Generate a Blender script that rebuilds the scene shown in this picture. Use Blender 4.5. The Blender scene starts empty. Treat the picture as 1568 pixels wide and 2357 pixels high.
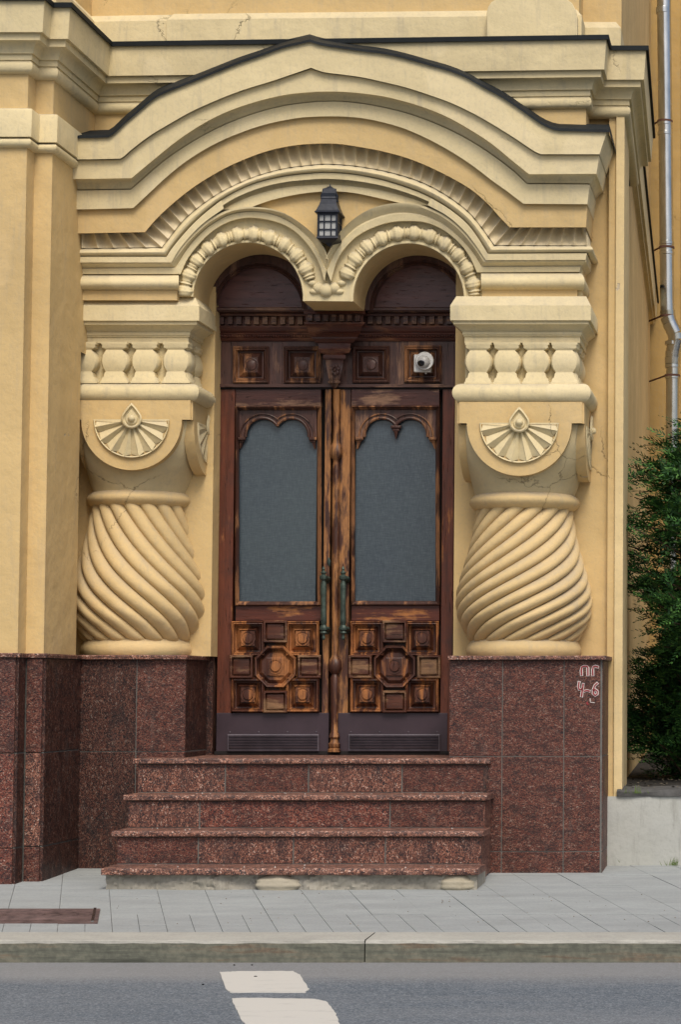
import bpy, bmesh, math, random
from mathutils import Vector, Matrix
random.seed(7)
R = math.radians
C = bpy.context.scene.collection
SC = bpy.context.scene

# ------------------------------------------------------------------ camera
F = 4800.0; VX = 1800.0; VY = 1590.0; PITCH = math.atan(0.05); PY0 = VY - F*0.05   # photo measured on a 1568 x 2357 grid
CAMX = 2.54; CAMY = -12.0
def ray(px, py):
    a = (px-VX)/F; b = -(py-PY0)/F
    return Vector((a, math.cos(PITCH)-b*math.sin(PITCH), math.sin(PITCH)+b*math.cos(PITCH)))
_d = ray(1200, 2009); CAMZ = -_d.z*(12.0/_d.y)
def P(px, py, y):
    d = ray(px, py); l = (y-CAMY)/d.y
    return Vector((CAMX+l*d.x, y, CAMZ+l*d.z))
SLOPE = 0.035
def G(px, py, dz=0.0):          # on the sloping pavement
    d = ray(px, py)
    # CAMZ + l dz = SLOPE*(CAMY + l dy) + off
    l = (SLOPE*CAMY+dz-CAMZ)/(d.z-SLOPE*d.y)
    return Vector((CAMX+l*d.x, CAMY+l*d.y, CAMZ+l*d.z))
def H(px, py, z):               # on a level plane
    d = ray(px, py); l = (z-CAMZ)/d.z
    return Vector((CAMX+l*d.x, CAMY+l*d.y, z))
cam = bpy.data.cameras.new('camera'); co = bpy.data.objects.new('camera', cam); C.objects.link(co)
co.location = (CAMX, CAMY, CAMZ); co.rotation_euler = (R(90)+PITCH, 0, 0)
cam.sensor_fit = 'VERTICAL'; cam.sensor_height = 36.0; cam.lens = F/2357*36
cam.shift_x = (784-VX)/2357; cam.shift_y = (PY0-1178.5)/2357
cam.clip_end = 500
SC.camera = co

# ------------------------------------------------------------------ light
SUN_EL = 52
w = bpy.data.worlds.new('World'); SC.world = w; w.use_nodes = True
nt = w.node_tree; bg = nt.nodes['Background']
sky = nt.nodes.new('ShaderNodeTexSky'); sky.sky_type = 'NISHITA'; sky.sun_disc = False
sky.sun_elevation = R(SUN_EL); sky.dust_density = 4.0; sky.air_density = 1.0; sky.ozone_density = 0.6
nt.links.new(sky.outputs[0], bg.inputs[0]); bg.inputs[1].default_value = 0.105
sl = bpy.data.lights.new('sun', 'SUN'); sl.energy = 1.9; sl.angle = R(26); sl.color = (1.0, 0.93, 0.82)
so = bpy.data.objects.new('sun', sl); C.objects.link(so)
SD = Vector((0.25*math.cos(R(SUN_EL)), -0.9*math.cos(R(SUN_EL)), math.sin(R(SUN_EL)))).normalized()  # towards the sun
so.rotation_euler = SD.to_track_quat('Z', 'Y').to_euler()
sky.sun_rotation = math.atan2(SD.x, SD.y)
SC.view_settings.view_transform = 'Standard'; SC.view_settings.look = 'None'
SC.view_settings.gamma = 1; SC.view_settings.exposure = 0.33

# ------------------------------------------------------------------ materials
class N:
    def __init__(s, name):
        s.m = bpy.data.materials.new(name); s.m.use_nodes = True; s.t = s.m.node_tree
        s.b = s.t.nodes['Principled BSDF']
        s.tc = s.t.nodes.new('ShaderNodeTexCoord').outputs['Object']
    def nd(s, t, **k):
        n = s.t.nodes.new(t)
        for a, v in k.items(): setattr(n, a, v)
        return n
    def ln(s, a, b): s.t.links.new(a, b)
    def mp(s, sc=(1,1,1), rot=(0,0,0), loc=(0,0,0), src=None):
        n = s.nd('ShaderNodeMapping'); n.inputs['Scale'].default_value = sc; n.inputs['Rotation'].default_value = rot
        n.inputs['Location'].default_value = loc
        s.ln(src or s.tc, n.inputs[0]); return n.outputs[0]
    def noise(s, scale, det=4, rough=.55, src=None, dist=0, out='Fac'):
        n = s.nd('ShaderNodeTexNoise'); n.inputs['Scale'].default_value = scale; n.inputs['Detail'].default_value = det
        n.inputs['Roughness'].default_value = rough; n.inputs['Distortion'].default_value = dist
        s.ln(src or s.tc, n.inputs['Vector']); return n.outputs[out]
    def voro(s, scale, src=None, feat='F1', out='Distance', rnd=1.0):
        n = s.nd('ShaderNodeTexVoronoi', feature=feat); n.inputs['Scale'].default_value = scale
        n.inputs['Randomness'].default_value = rnd
        s.ln(src or s.tc, n.inputs['Vector']); return n.outputs[out]
    def ramp(s, f, stops, interp='LINEAR'):
        n = s.nd('ShaderNodeValToRGB'); e = n.color_ramp.elements; n.color_ramp.interpolation = interp
        while len(e) < len(stops): e.new(.5)
        for i, (p, c) in enumerate(stops):
            e[i].position = p; e[i].color = (*c, 1) if not isinstance(c, (int, float)) else (c, c, c, 1)
        s.ln(f, n.inputs[0]); return n.outputs[0]
    def mix(s, f, a, b, mode='MIX'):
        n = s.nd('ShaderNodeMix', data_type='RGBA', blend_type=mode)
        for i, v in ((0, f), (6, a), (7, b)):
            if isinstance(v, (int, float)): n.inputs[i].default_value = v
            elif isinstance(v, tuple): n.inputs[i].default_value = (*v, 1)
            else: s.ln(v, n.inputs[i])
        return n.outputs[2]
    def math(s, op, a, b=0.0, c=0.0):
        n = s.nd('ShaderNodeMath', operation=op)
        for i, v in enumerate((a, b, c)):
            if isinstance(v, (int, float)): n.inputs[i].default_value = v
            else: s.ln(v, n.inputs[i])
        return n.outputs[0]
    def bump(s, h, dist=.01, st=1.0, prev=None):
        n = s.nd('ShaderNodeBump'); n.inputs['Distance'].default_value = dist; n.inputs['Strength'].default_value = st
        s.ln(h, n.inputs['Height'])
        if prev: s.ln(prev, n.inputs['Normal'])
        return n.outputs[0]
    def fin(s, col=None, rough=None, nrm=None, metal=None, spec=None):
        for k, v in (('Base Color', col), ('Roughness', rough), ('Normal', nrm), ('Metallic', metal), ('Specular IOR Level', spec)):
            if v is None: continue
            if isinstance(v, (int, float)): s.b.inputs[k].default_value = v
            elif isinstance(v, tuple): s.b.inputs[k].default_value = (*v, 1)
            else: s.ln(v, s.b.inputs[k])
        return s.m

def plaster(name, base, dirt=.35, crack=True, grime=(.30,.28,.24)):
    n = N(name)
    big = n.noise(1.3, 5, .6); mid = n.noise(7, 6, .65); fine = n.noise(60, 3, .6)
    c = n.mix(n.ramp(big, [(.3, 0), (.7, 1)]), tuple(v*.84 for v in base), tuple(min(1, v*1.08) for v in base))
    c = n.mix(n.ramp(mid, [(.35, .0), (.75, .35)]), c, (base[0]*1.05, base[1]*1.06, base[2]*1.14))
    # vertical streaks of grime
    st = n.noise(5, 5, .7, src=n.mp((3, 3, .35)))
    c = n.mix(n.ramp(st, [(.54, 0), (.76, dirt)]), c, grime)
    # dust lying on ledges
    g = n.nd('ShaderNodeNewGeometry'); sx = n.nd('ShaderNodeSeparateXYZ'); n.ln(g.outputs['Normal'], sx.inputs[0])
    up = n.ramp(sx.outputs[2], [(.35, 0), (.9, 1)])
    dn = n.math('MULTIPLY', up, n.ramp(n.noise(9, 5, .7), [(.3, .25), (.65, .75)]))
    c = n.mix(dn, c, grime)
    h = n.math('MULTIPLY_ADD', mid, .6, n.math('MULTIPLY', fine, .25))
    if crack:
        wv = n.mix(.12, n.tc, n.noise(6, 5, .7, out='Color'))
        d = n.voro(1.5, src=wv, feat='DISTANCE_TO_EDGE')
        line = n.ramp(d, [(.0, 1), (.0035, 0)])
        msk = n.ramp(n.noise(1.1, 2, .5, src=n.mp(loc=(3.3, 1, 7))), [(.60, 0), (.65, 1)])
        ck = n.math('MULTIPLY', line, msk)
        c = n.mix(n.math('MULTIPLY', ck, .75), c, tuple(v*.35 for v in base))
        # a few flaked patches
        fl = n.ramp(n.noise(3.2, 6, .62, src=n.mp(loc=(9, 4, 2))), [(.715, 0), (.725, 1)])
        c = n.mix(n.math('MULTIPLY', fl, .6), c, (.38, .35, .31))
        h = n.math('SUBTRACT', h, n.math('ADD', ck, n.math('MULTIPLY', fl, .6)))
    # patched repairs in a slightly different coat
    pt = n.ramp(n.noise(1.7, 3, .4, src=n.mp(loc=(1, 8, 3), sc=(1, 1, .7))), [(.60, 0), (.615, 1)])
    c = n.mix(n.math('MULTIPLY', pt, .35), c, (base[0]*1.12, base[1]*1.14, base[2]*1.25))
    c = n.mix(n.ramp(fine, [(.3, .16), (.5, 0)]), c, grime)
    b1 = n.bump(n.noise(3.5, 3, .5), .03, .5)
    return n.fin(c, n.ramp(mid, [(.3, .72), (.7, .9)]), n.bump(h, .008, .6, b1), spec=.25)

CREAM = plaster('cream_plaster', (.69, .58, .34), .42)
OCHRE = plaster('ochre_plaster', (.615, .445, .207), .26)
SHAFT = plaster('shaft_plaster', (.63, .465, .228), .42)
BODY = plaster('body_plaster', (.58, .475, .27), .30)
BACKO = plaster('neighbour_plaster', (.50, .33, .12), .30)
PALE = plaster('pale_plaster', (.74, .66, .50), .2)
WHITEW = plaster('lime_wall', (.43, .44, .41), .8, True, (.22, .22, .20))

def granite(name, tint=1.0, sc=1.0, red=1.0, flow=(1,1,1)):
    n = N(name)
    s = n.mp(flow, src=n.mix(.012, n.tc, n.noise(30, 3, out='Color')))
    v = n.voro(115*sc, src=s, out='Color'); sx = n.nd('ShaderNodeSeparateColor'); n.ln(v, sx.inputs[0])
    k = n.math('ADD', n.math('MULTIPLY', sx.outputs[0], .62), n.math('MULTIPLY', n.noise(26*sc, 4, .6, src=s), .55))
    c = n.ramp(k, [(.30, (.010*tint, .010*tint, .013*tint)), (.42, (.05*tint*red, .024*tint, .021*tint)), (.56, (.135*tint*red, .040*tint, .028*tint)),
                   (.72, (.20*tint*red, .068*tint, .044*tint)), (.86, (.30*tint, .15*tint, .105*tint)), (.93, (.42*tint, .33*tint, .28*tint))])
    cl = n.noise(13, 5, .65, src=s)
    c = n.mix(n.ramp(cl, [(.38, .55), (.54, 0)]), c, (.020*tint, .014*tint, .016*tint))
    c = n.mix(n.ramp(n.noise(21, 4, .6, src=s), [(.60, 0), (.72, .3)]), c, (.26*tint*red, .075*tint, .045*tint))
    sm = n.noise(4, 6, .7, src=n.mp((2.5, 2.5, .6)))
    c = n.mix(n.ramp(sm, [(.58, 0), (.8, .28)]), c, (.20, .19, .18))
    h = n.math('ADD', k, n.math('MULTIPLY', n.noise(90, 3), .6))
    return n.fin(c, n.ramp(sm, [(.3, .38), (.7, .68)]), n.bump(h, .003, .45), spec=.35)
GR = [granite('granite_red', .66, 2.2, 1.1, (.75, 1, 1.4)), granite('granite_dark', .44, 1.9, .95, (1.3, 1, .7)), granite('granite_warm', .86, 1.6, 1.15, (1, 1, 1.2)),
      granite('granite_worn', 1.15, 1.8, .85, (1.2, 1, .8))]
GTOP = granite('granite_tread', 1.5, 2.0, .76)

def simple(name, col, rough=.7, metal=0, bs=30, bd=.002, var=.25, spec=.4):
    n = N(name); f = n.noise(bs*.4, 5, .6)
    c = n.mix(n.ramp(f, [(.3, 0), (.7, 1)]), tuple(v*(1-var) for v in col), tuple(min(1, v*(1+var)) for v in col))
    return n.fin(c, rough, n.bump(n.noise(bs, 4), bd, .6), metal, spec)
GROUT = simple('grout', (.13, .13, .12), .95)
PGROUT = simple('paving_joint', (.22, .22, .215), .95)
FLASH = simple('flashing_metal', (.010, .013, .015), .7, 0, 12, .002, .4, .2)
IRON = simple('lantern_iron', (.012, .016, .026), .42, .2, 40)
BRONZE = simple('verdigris_bronze', (.055, .078, .065), .5, .45, 60, .002, .5)
CAMW = simple('camera_white', (.62, .62, .60), .4, 0, 20, .0005, .06)
BLACKG = simple('lens_black', (.008, .008, .009), .12, 0, 5, .0002)
FROST = simple('lantern_glass', (.36, .37, .36), .45, 0, 20, .001, .15)
PLATE = simple('kick_plate_paint', (.040, .026, .034), .42, 0, 8, .002, .3)
SLATM = simple('vent_paint', (.085, .072, .088), .5, 0, 30, .001, .3)
GAP = simple('shadow_gap', (.01, .008, .008), .9)
RUBBLE = plaster('rubble_mortar', (.33, .31, .26), .8, True, (.10, .085, .065))
STONEP = plaster('foundation_stone', (.40, .36, .27), .5, True, (.2, .17, .12))

def wood(name, paint, bare, wear=.5, horiz=False, grime=.5, rough=.42):
    n = N(name)
    st = (3.2, 8, 38) if horiz else (38, 8, 3.2)
    g = n.mp(st)
    gr = n.noise(1.0, 5, .6, src=g); gf = n.noise(3.2, 4, .6, src=g)
    pt = n.noise(2.2, 6, .68, src=n.mp((1.2, 1, 3.0) if horiz else (3.6, 1, .9)))
    m = n.math('ADD', n.math('MULTIPLY', pt, .7), n.math('MULTIPLY', gr, .3))
    lo = .68 - .30*wear
    mask = n.ramp(m, [(lo, 0), (lo+.07, 1)])
    bc = n.mix(n.ramp(gf, [(.3, 0), (.7, 1)]), tuple(v*.58 for v in bare), bare)
    pc = n.mix(n.ramp(gr, [(.3, 0), (.7, 1)]), tuple(v*.6 for v in paint), tuple(v*1.25 for v in paint))
    c = n.mix(mask, pc, bc)
    gm = n.noise(5, 6, .75, src=n.mp(loc=(2, 2, 2)))
    c = n.mix(n.ramp(gm, [(.48, 0), (.68, grime)]), c, (.022, .019, .020))
    ck = n.ramp(n.noise(6.0, 3, .5, src=n.mp(tuple(v*.6 for v in st))), [(.30, 1), (.36, 0)])
    c = n.mix(n.math('MULTIPLY', ck, .55), c, (.012, .008, .006))
    h = n.math('SUBTRACT', n.math('MULTIPLY', gf, .5), n.math('ADD', n.math('MULTIPLY', mask, .4), ck))
    return n.fin(c, n.ramp(mask, [(0, rough), (1, .72)]), n.bump(h, .003, .7), spec=.4)
RED = (.112, .031, .015); DK = (.080, .036, .027); BARE = (.42, .165, .048); PALEB = (.26, .145, .09)
W_STILE = wood('wood_stile', RED, BARE, .34, grime=.45)
W_DARK = wood('wood_dark', DK, PALEB, .50, grime=.35)
W_DARKH = wood('wood_dark_rail', DK, PALEB, .58, True, grime=.35)
W_RAILH = wood('wood_rail', (.085, .021, .011), BARE, .5, True, grime=.25)
W_TOPH = wood('wood_top_rail', (.058, .019, .014), PALEB, .62, True, grime=.25)
W_WORN = wood('wood_worn', (.075, .025, .014), (.40, .155, .048), .66, grime=.38)
W_WORN2 = wood('wood_worn_side', (.085, .028, .015), (.27, .15, .075), .62, True, grime=.45)
W_MOULD = wood('wood_moulding', (.055, .021, .014), (.34, .155, .065), .60, grime=.42)
W_RUST = wood('wood_cornice', (.085, .024, .014), (.24, .10, .05), .55, True, grime=.3)
W_LUN = wood('lunette_paint', (.115, .048, .044), (.15, .085, .08), .25, True, grime=.10, rough=.28)
W_ASTR = wood('wood_astragal', (.07, .026, .016), (.42, .19, .065), .66, grime=.35)

def glassmat():
    n = N('woven_glass')
    a = n.noise(1, 3, .6, src=n.mp((260, 1, 26))); b = n.noise(1, 3, .6, src=n.mp((26, 1, 260)))
    wv = n.math('ADD', a, b)
    c = n.ramp(n.math('MULTIPLY', wv, .5), [(.36, (.026, .039, .054)), (.5, (.040, .057, .074)), (.64, (.064, .085, .103))])
    c = n.mix(n.ramp(n.noise(1.1, 2), [(.4, 0), (.7, .35)]), c, (.062, .085, .086))
    return n.fin(c, .24, n.bump(wv, .0008, .3), spec=.7)
GLASS = glassmat()

def zinc():
    n = N('galvanised_pipe'); f = n.noise(14, 5, .6, src=n.mp((1, 1, .3)))
    return n.fin(n.ramp(f, [(.3, (.42, .43, .42)), (.7, (.62, .63, .62))]), n.ramp(f, [(.3, .16), (.7, .30)]), n.bump(f, .002, .15), 1.0)
ZINC = zinc()

def asphalt():
    n = N('asphalt')
    a = n.voro(170, out='Color'); sx = n.nd('ShaderNodeSeparateColor'); n.ln(a, sx.inputs[0])
    k = n.math('ADD', n.math('MULTIPLY', sx.outputs[0], .5), n.math('MULTIPLY', n.noise(45, 4, .7, src=n.mp((.6, 1, 1))), .5))
    c = n.ramp(k, [(.25, (.052, .068, .088)), (.5, (.105, .125, .150)), (.8, (.22, .25, .28))])
    sp = n.nd('ShaderNodeSeparateXYZ'); n.ln(n.tc, sp.inputs[0])
    yy = n.math('ADD', sp.outputs[1], n.math('MULTIPLY', n.noise(3, 4), .18))
    dust = n.ramp(n.math('MULTIPLY_ADD', yy, 1.0, 3.15), [(.0, 0), (.30, .60)])       # grit lying along the kerb
    c = n.mix(dust, c, (.26, .255, .25))
    l = n.noise(1.4, 4, .6, src=n.mp((.5, 2, 1)))
    c = n.mix(n.ramp(l, [(.4, 0), (.7, .3)]), c, (.24, .25, .26))
    return n.fin(c, .85, n.bump(k, .006, .7), spec=.3)
ASPH = asphalt()
def concrete(name, col, sc=1, dark=(.16,.16,.155)):
    n = N(name); a = n.noise(3.5*sc, 6, .7, src=n.mp((.5, 1.4, 1))); b = n.noise(70*sc, 3, .7)
    c = n.mix(n.ramp(a, [(.3, 0), (.7, 1)]), tuple(v*.84 for v in col), tuple(v*1.1 for v in col))
    c = n.mix(n.ramp(b, [(.35, .22), (.6, 0)]), c, dark)
    c = n.mix(n.ramp(n.noise(1.8, 6, .75, src=n.mp(loc=(5, 5, 5))), [(.55, 0), (.75, .4)]), c, dark)
    return n.fin(c, .85, n.bump(b, .003, .5), spec=.3)
PAVER = concrete('paver', (.315, .34, .345)); PAVER2 = concrete('paver_small', (.30, .322, .328))
KTOP = concrete('kerb_top', (.375, .37, .335))
def kerbface():
    n = N('kerb_face'); a = n.noise(1, 6, .7, src=n.mp((2.0, 5, 24))); b = n.noise(40, 4)
    c = n.ramp(a, [(.32, (.060, .064, .052)), (.47, (.135, .14, .112)), (.57, (.17, .165, .128)), (.64, (.16, .120, .085)), (.74, (.12, .115, .09))])
    c = n.mix(n.ramp(b, [(.4, .4), (.6, 0)]), c, (.055, .058, .05))
    return n.fin(c, .85, n.bump(b, .004, .6), spec=.3)
KFACE = kerbface()
def paint(name, col, worn=.3):
    n = N(name); a = n.noise(9, 7, .75, src=n.mp((.6, 2, 1)))
    c = n.mix(n.ramp(a, [(.56, 0), (.76, worn*.6)]), col, (.16, .165, .17))
    return n.fin(c, .7, n.bump(n.noise(60, 3), .003, .5))
ROADW = paint('road_paint', (.52, .51, .475), .75)
GW = paint('graffiti_white', (.62, .56, .54), .8); GRD = paint('graffiti_red', (.24, .022, .028), .6)
HATCH = simple('rusty_hatch', (.115, .075, .070), .75, .2, 40, .004, .45)
def leafm():
    n = N('conifer_foliage'); i = n.nd('ShaderNodeNewGeometry'); f = n.noise(5, 4)
    k = n.math('MULTIPLY_ADD', i.outputs['Random Per Island'], .6, n.math('MULTIPLY', f, .4))
    c = n.ramp(k, [(.2, (.010, .038, .014)), (.5, (.025, .085, .024)), (.8, (.09, .22, .045))])
    return n.fin(c, .6, spec=.25)
LEAF = leafm(); BARK = simple('bark', (.09, .06, .04), .9, 0, 30, .01, .4)
SOIL = simple('soil', (.020, .018, .016), .95, 0, 20, .02, .5)
GRASS = simple('weed_green', (.10, .16, .03), .7)
KERBD = simple('old_asphalt_edge', (.075, .075, .075), .9, 0, 30, .01, .4)

# ------------------------------------------------------------------ helpers
def obj(name, bm, mats, parent=None, smooth=None, bevel=0, **props):
    me = bpy.data.meshes.new(name)
    bmesh.ops.recalc_face_normals(bm, faces=bm.faces)
    bm.to_mesh(me); bm.free()
    for m in (mats if isinstance(mats, (list, tuple)) else [mats]): me.materials.append(m)
    if smooth is not None:
        me.shade_smooth(); me.set_sharp_from_angle(angle=R(smooth))
    o = bpy.data.objects.new(name, me); C.objects.link(o); o.parent = parent
    if bevel:
        b = o.modifiers.new('bevel', 'BEVEL'); b.width = bevel; b.segments = 2; b.limit_method = 'ANGLE'; b.angle_limit = R(40)
    for k, v in props.items(): o[k] = v
    return o
def thing(name, label, cat, loc=(0,0,0), group=None):
    o = bpy.data.objects.new(name, None); C.objects.link(o); o.location = loc; o.empty_display_size = .1
    o['label'] = label; o['category'] = cat
    if group: o['group'] = group
    return o
def fixp(root):      # children were modelled in world space; keep them there under an Empty that stands at the base
    inv = Matrix.Translation(root.location).inverted()
    for ch in root.children: ch.matrix_parent_inverse = inv
def box(bm, x0, x1, y0, y1, z0, z1, mi=0):
    v = [bm.verts.new(p) for p in ((x0,y0,z0),(x1,y0,z0),(x1,y1,z0),(x0,y1,z0),(x0,y0,z1),(x1,y0,z1),(x1,y1,z1),(x0,y1,z1))]
    for f in ((0,1,2,3),(4,7,6,5),(0,4,5,1),(1,5,6,2),(2,6,7,3),(3,7,4,0)):
        bm.faces.new([v[i] for i in f]).material_index = mi
def pbox(bm, l, t, r, b, y0, y1, mi=0):     # box whose front face shows at these photo measures
    a = P(l, b, y0); c = P(r, t, y0); box(bm, a.x, c.x, y0, y1, a.z, c.z, mi)
def loft(bm, rows, mi=0, closed=False, capends=False):
    vr = [[bm.verts.new(p) for p in r] for r in rows]
    n = len(rows[0])
    for i in range(len(rows)-1):
        for j in range(n if closed else n-1):
            k = (j+1) % n
            try: bm.faces.new((vr[i][j], vr[i][k], vr[i+1][k], vr[i+1][j])).material_index = mi
            except ValueError: pass
    if capends:
        for r in (vr[0], vr[-1]):
            try: bm.faces.new(r).material_index = mi
            except ValueError: pass
    return vr
def clean(pts):
    q = []
    for p in pts:
        if not q or math.hypot(p[0]-q[-1][0], p[1]-q[-1][1]) > 1e-4: q.append(tuple(p))
    while math.hypot(q[0][0]-q[-1][0], q[0][1]-q[-1][1]) < 1e-4: q.pop()
    return q
def tess(bm, pts, loops, mi=0):             # fill a 2-D outline exactly, on each loop of vertices
    from mathutils.geometry import tessellate_polygon
    for t in tessellate_polygon([[Vector((p[0], p[1], 0)) for p in pts]]):
        for L in loops:
            try: bm.faces.new([L[i] for i in t]).material_index = mi
            except ValueError: pass
def prism(bm, pts, y0, y1, mi=0, ms=None):           # polygon in x,z extruded in depth
    pts = clean(pts)
    a = [bm.verts.new((p[0], y0, p[1])) for p in pts]; b = [bm.verts.new((p[0], y1, p[1])) for p in pts]
    n = len(pts)
    for i in range(n): bm.faces.new((a[i], a[(i+1)%n], b[(i+1)%n], b[i])).material_index = mi if ms is None else ms
    tess(bm, pts, (a, b), mi)
def pp(pts, y): return [(v.x, v.z) for v in (P(a, b, y) for a, b in pts)]
def spline(pts, n):
    """smooth curve through the points, resampled evenly to n points"""
    q = [Vector((a, b)) for a, b in pts]
    if len(q) == 2: q = [q[0], q[0].lerp(q[1], .5), q[1]]
    e = [q[0]*2-q[1]] + q + [q[-1]*2-q[-2]]; d = []
    for i in range(1, len(e)-2):
        p0, p1, p2, p3 = e[i-1:i+3]
        for k in range(12):
            t = k/12
            d.append(.5*((2*p1)+(p2-p0)*t+(2*p0-5*p1+4*p2-p3)*t*t+(3*p1-p0-3*p2+p3)*t**3))
    d.append(q[-1])
    L = [0]
    for i in range(1, len(d)): L.append(L[-1]+(d[i]-d[i-1]).length)
    out = []; j = 0
    for k in range(n):
        s = L[-1]*k/(n-1)
        while j < len(L)-2 and L[j+1] < s: j += 1
        t = 0 if L[j+1] == L[j] else (s-L[j])/(L[j+1]-L[j])
        out.append(tuple(d[j].lerp(d[j+1], min(1, t))))
    return out
def plan_sweep(bm, path, prof, mi=0):       # path in plan (x,y), outside on its right hand; prof = (out, z) top to bottom
    n = len(path); pt = [Vector(p) for p in path]; off = []
    for i in range(n):
        ds = []
        if i > 0: ds.append((pt[i]-pt[i-1]).normalized())
        if i < n-1: ds.append((pt[i+1]-pt[i]).normalized())
        ns = [Vector((d.y, -d.x)) for d in ds]
        if len(ns) == 1: off.append(ns[0])
        else:
            m = ns[0]+ns[1]; off.append(m/(1+ns[0].dot(ns[1])))
    loft(bm, [[(pt[i].x+off[i].x*o, pt[i].y+off[i].y*o, z) for i in range(n)] for o, z in prof], mi)
def ring(bm, rings, mi=0, cap=True):        # rings of 3-D loops
    vr = loft(bm, rings, mi, closed=True)
    if cap:
        try: bm.faces.new(vr[-1]).material_index = mi
        except ValueError: pass
    return vr
def rect_ring(bm, l, t, r, b, steps, mi=0, cap=True):   # steps = (inset in photo units, depth y)
    ring(bm, [[P(l+i, b-i, y), P(r-i, b-i, y), P(r-i, t+i, y), P(l+i, t+i, y)] for i, y in steps], mi, cap)
def poly_ring(bm, cx, cy, n, steps, rot=0, mi=0, cap=True, asp=1.0):
    ring(bm, [[P(cx+r*asp*math.cos(rot+2*math.pi*k/n), cy+r*math.sin(rot+2*math.pi*k/n), y) for k in range(n)] for r, y in steps], mi, cap)
def lathe(bm, cx, cy, prof, seg=32, mi=0):  # world centre, prof = (r, z)
    loft(bm, [[(cx+r*math.cos(2*math.pi*k/seg), cy+r*math.sin(2*math.pi*k/seg), z) for k in range(seg)] for r, z in prof], mi, closed=True, capends=True)
def tube(bm, pts, rad, seg=10, mi=0, cap=True):
    pts = [Vector(p) for p in pts]; rows = []
    up = None
    for i, p in enumerate(pts):
        d = (pts[min(i+1, len(pts)-1)]-pts[max(i-1, 0)]).normalized()
        if up is None: up = d.orthogonal().normalized()
        up = (up - d*up.dot(d)).normalized(); s = d.cross(up)
        r = rad[i] if isinstance(rad, (list, tuple)) else rad
        rows.append([p+(up*math.cos(2*math.pi*k/seg)+s*math.sin(2*math.pi*k/seg))*r for k in range(seg)])
    loft(bm, rows, mi, closed=True, capends=cap)
def ball(bm, c, r, seg=16, sc=(1,1,1), mi=0):
    ret = bmesh.ops.create_uvsphere(bm, u_segments=seg, v_segments=seg//2+2, radius=1.0)
    for v in ret['verts']: v.co = Vector((v.co.x*r*sc[0], v.co.y*r*sc[1], v.co.z*r*sc[2]))+Vector(c)
    for v in ret['verts']:
        for f in v.link_faces: f.material_index = mi
def NB(): return bmesh.new()

# ------------------------------------------------------------------ setting: road, kerb, pavement
KY = G(784, 2166).y; KZ = SLOPE*KY; RZ = None
_r = ray(784, 2216); RZ = CAMZ+_r.z*(KY-.005-CAMY)/_r.y
bm = NB(); v = [bm.verts.new(p) for p in ((-60, -40, RZ), (60, -40, RZ), (60, KY+.1, RZ), (-60, KY+.1, RZ))]; bm.faces.new(v)
obj('road', bm, ASPH, kind='structure')
bm = NB(); v = [bm.verts.new(p) for p in ((-120, -200, RZ-.3), (120, -200, RZ-.3), (120, 200, RZ-.3), (-120, 200, RZ-.3))]; bm.faces.new(v)
obj('ground', bm, SOIL, kind='structure')
KB = G(784, 2147).y
def pz(y): return SLOPE*y
bm = NB()                                   # base sheet under the pavers
v = [bm.verts.new(p) for p in ((-12, KY, pz(KY)-.012), (12, KY, pz(KY)-.012), (12, 1.2, pz(1.2)-.012), (-12, 1.2, pz(1.2)-.012))]; bm.faces.new(v)
sk = -.333
rows_y = [KB-.002, G(784, 2131).y, G(784, 2105).y, G(784, 2064).y, G(784, 2038).y, -.12, .32, .9]
rnd = random.Random(3)
hx0 = G(0, 2110); hx1 = G(222, 2110)
for i in range(len(rows_y)-1):
    a, b = rows_y[i], rows_y[i+1]; small = i < 2
    wd = .1285 if small else .257
    x0 = G(136, 2093).x - sk*G(136, 2093).y
    gp = .0013
    for k in range(-40, 46) if small else range(-24, 28):
        xa = x0+k*wd+gp; xb = x0+(k+1)*wd-gp; yy0 = a+gp*.6; yy1 = b-gp*.6
        dz = rnd.uniform(-.0012, .0012)
        q = [bm.verts.new((xx+sk*y, y, pz(y)+dz)) for xx, y in ((xa, yy0), (xb, yy0), (xb, yy1), (xa, yy1))]
        q2 = [bm.verts.new((u.co.x, u.co.y, u.co.z-.012)) for u in q]
        mi = 2 if small else 1
        bm.faces.new(q).material_index = mi
        for e in range(4): bm.faces.new((q[e], q[(e+1)%4], q2[(e+1)%4], q2[e])).material_index = mi
obj('pavement', bm, [PGROUT, PAVER, PAVER2], kind='structure')
bm = NB()
gx = G(848, 2160).x
for xa, xb in ((-12, gx-1.95*2), (gx-1.95*2+.008, gx-.003), (gx+.003, gx+2.6), (gx+2.612, 12)):
    zt = pz(KY)+.003; zb = pz(KB)+.003
    prof = [(KB, zb-.2), (KB, zb), (KY+.012, zt), (KY+.003, zt-.004), (KY, zt-.014), (KY-.004, RZ-.05)]
    r0 = [(xa, y, z) for y, z in prof]; r1 = [(xb, y, z) for y, z in prof]
    seg = 60; rr = []
    for s in range(seg+1):
        x = xa+(xb-xa)*s/seg
        rr.append([(x, y+(rnd.uniform(-.002, .002) if 1 < i < 5 else 0), z+(rnd.uniform(-.002, .002) if 1 < i < 5 else 0)) for i, (y, z) in enumerate(prof)])
    vr = loft(bm, rr, 0)
    for f in bm.faces:
        if f.calc_center_median().z < pz(KY)-.010: f.material_index = 1
    for e in (vr[0], vr[-1]): bm.faces.new(e).material_index = 1
obj('kerb', bm, [KTOP, KFACE], kind='structure')

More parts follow.
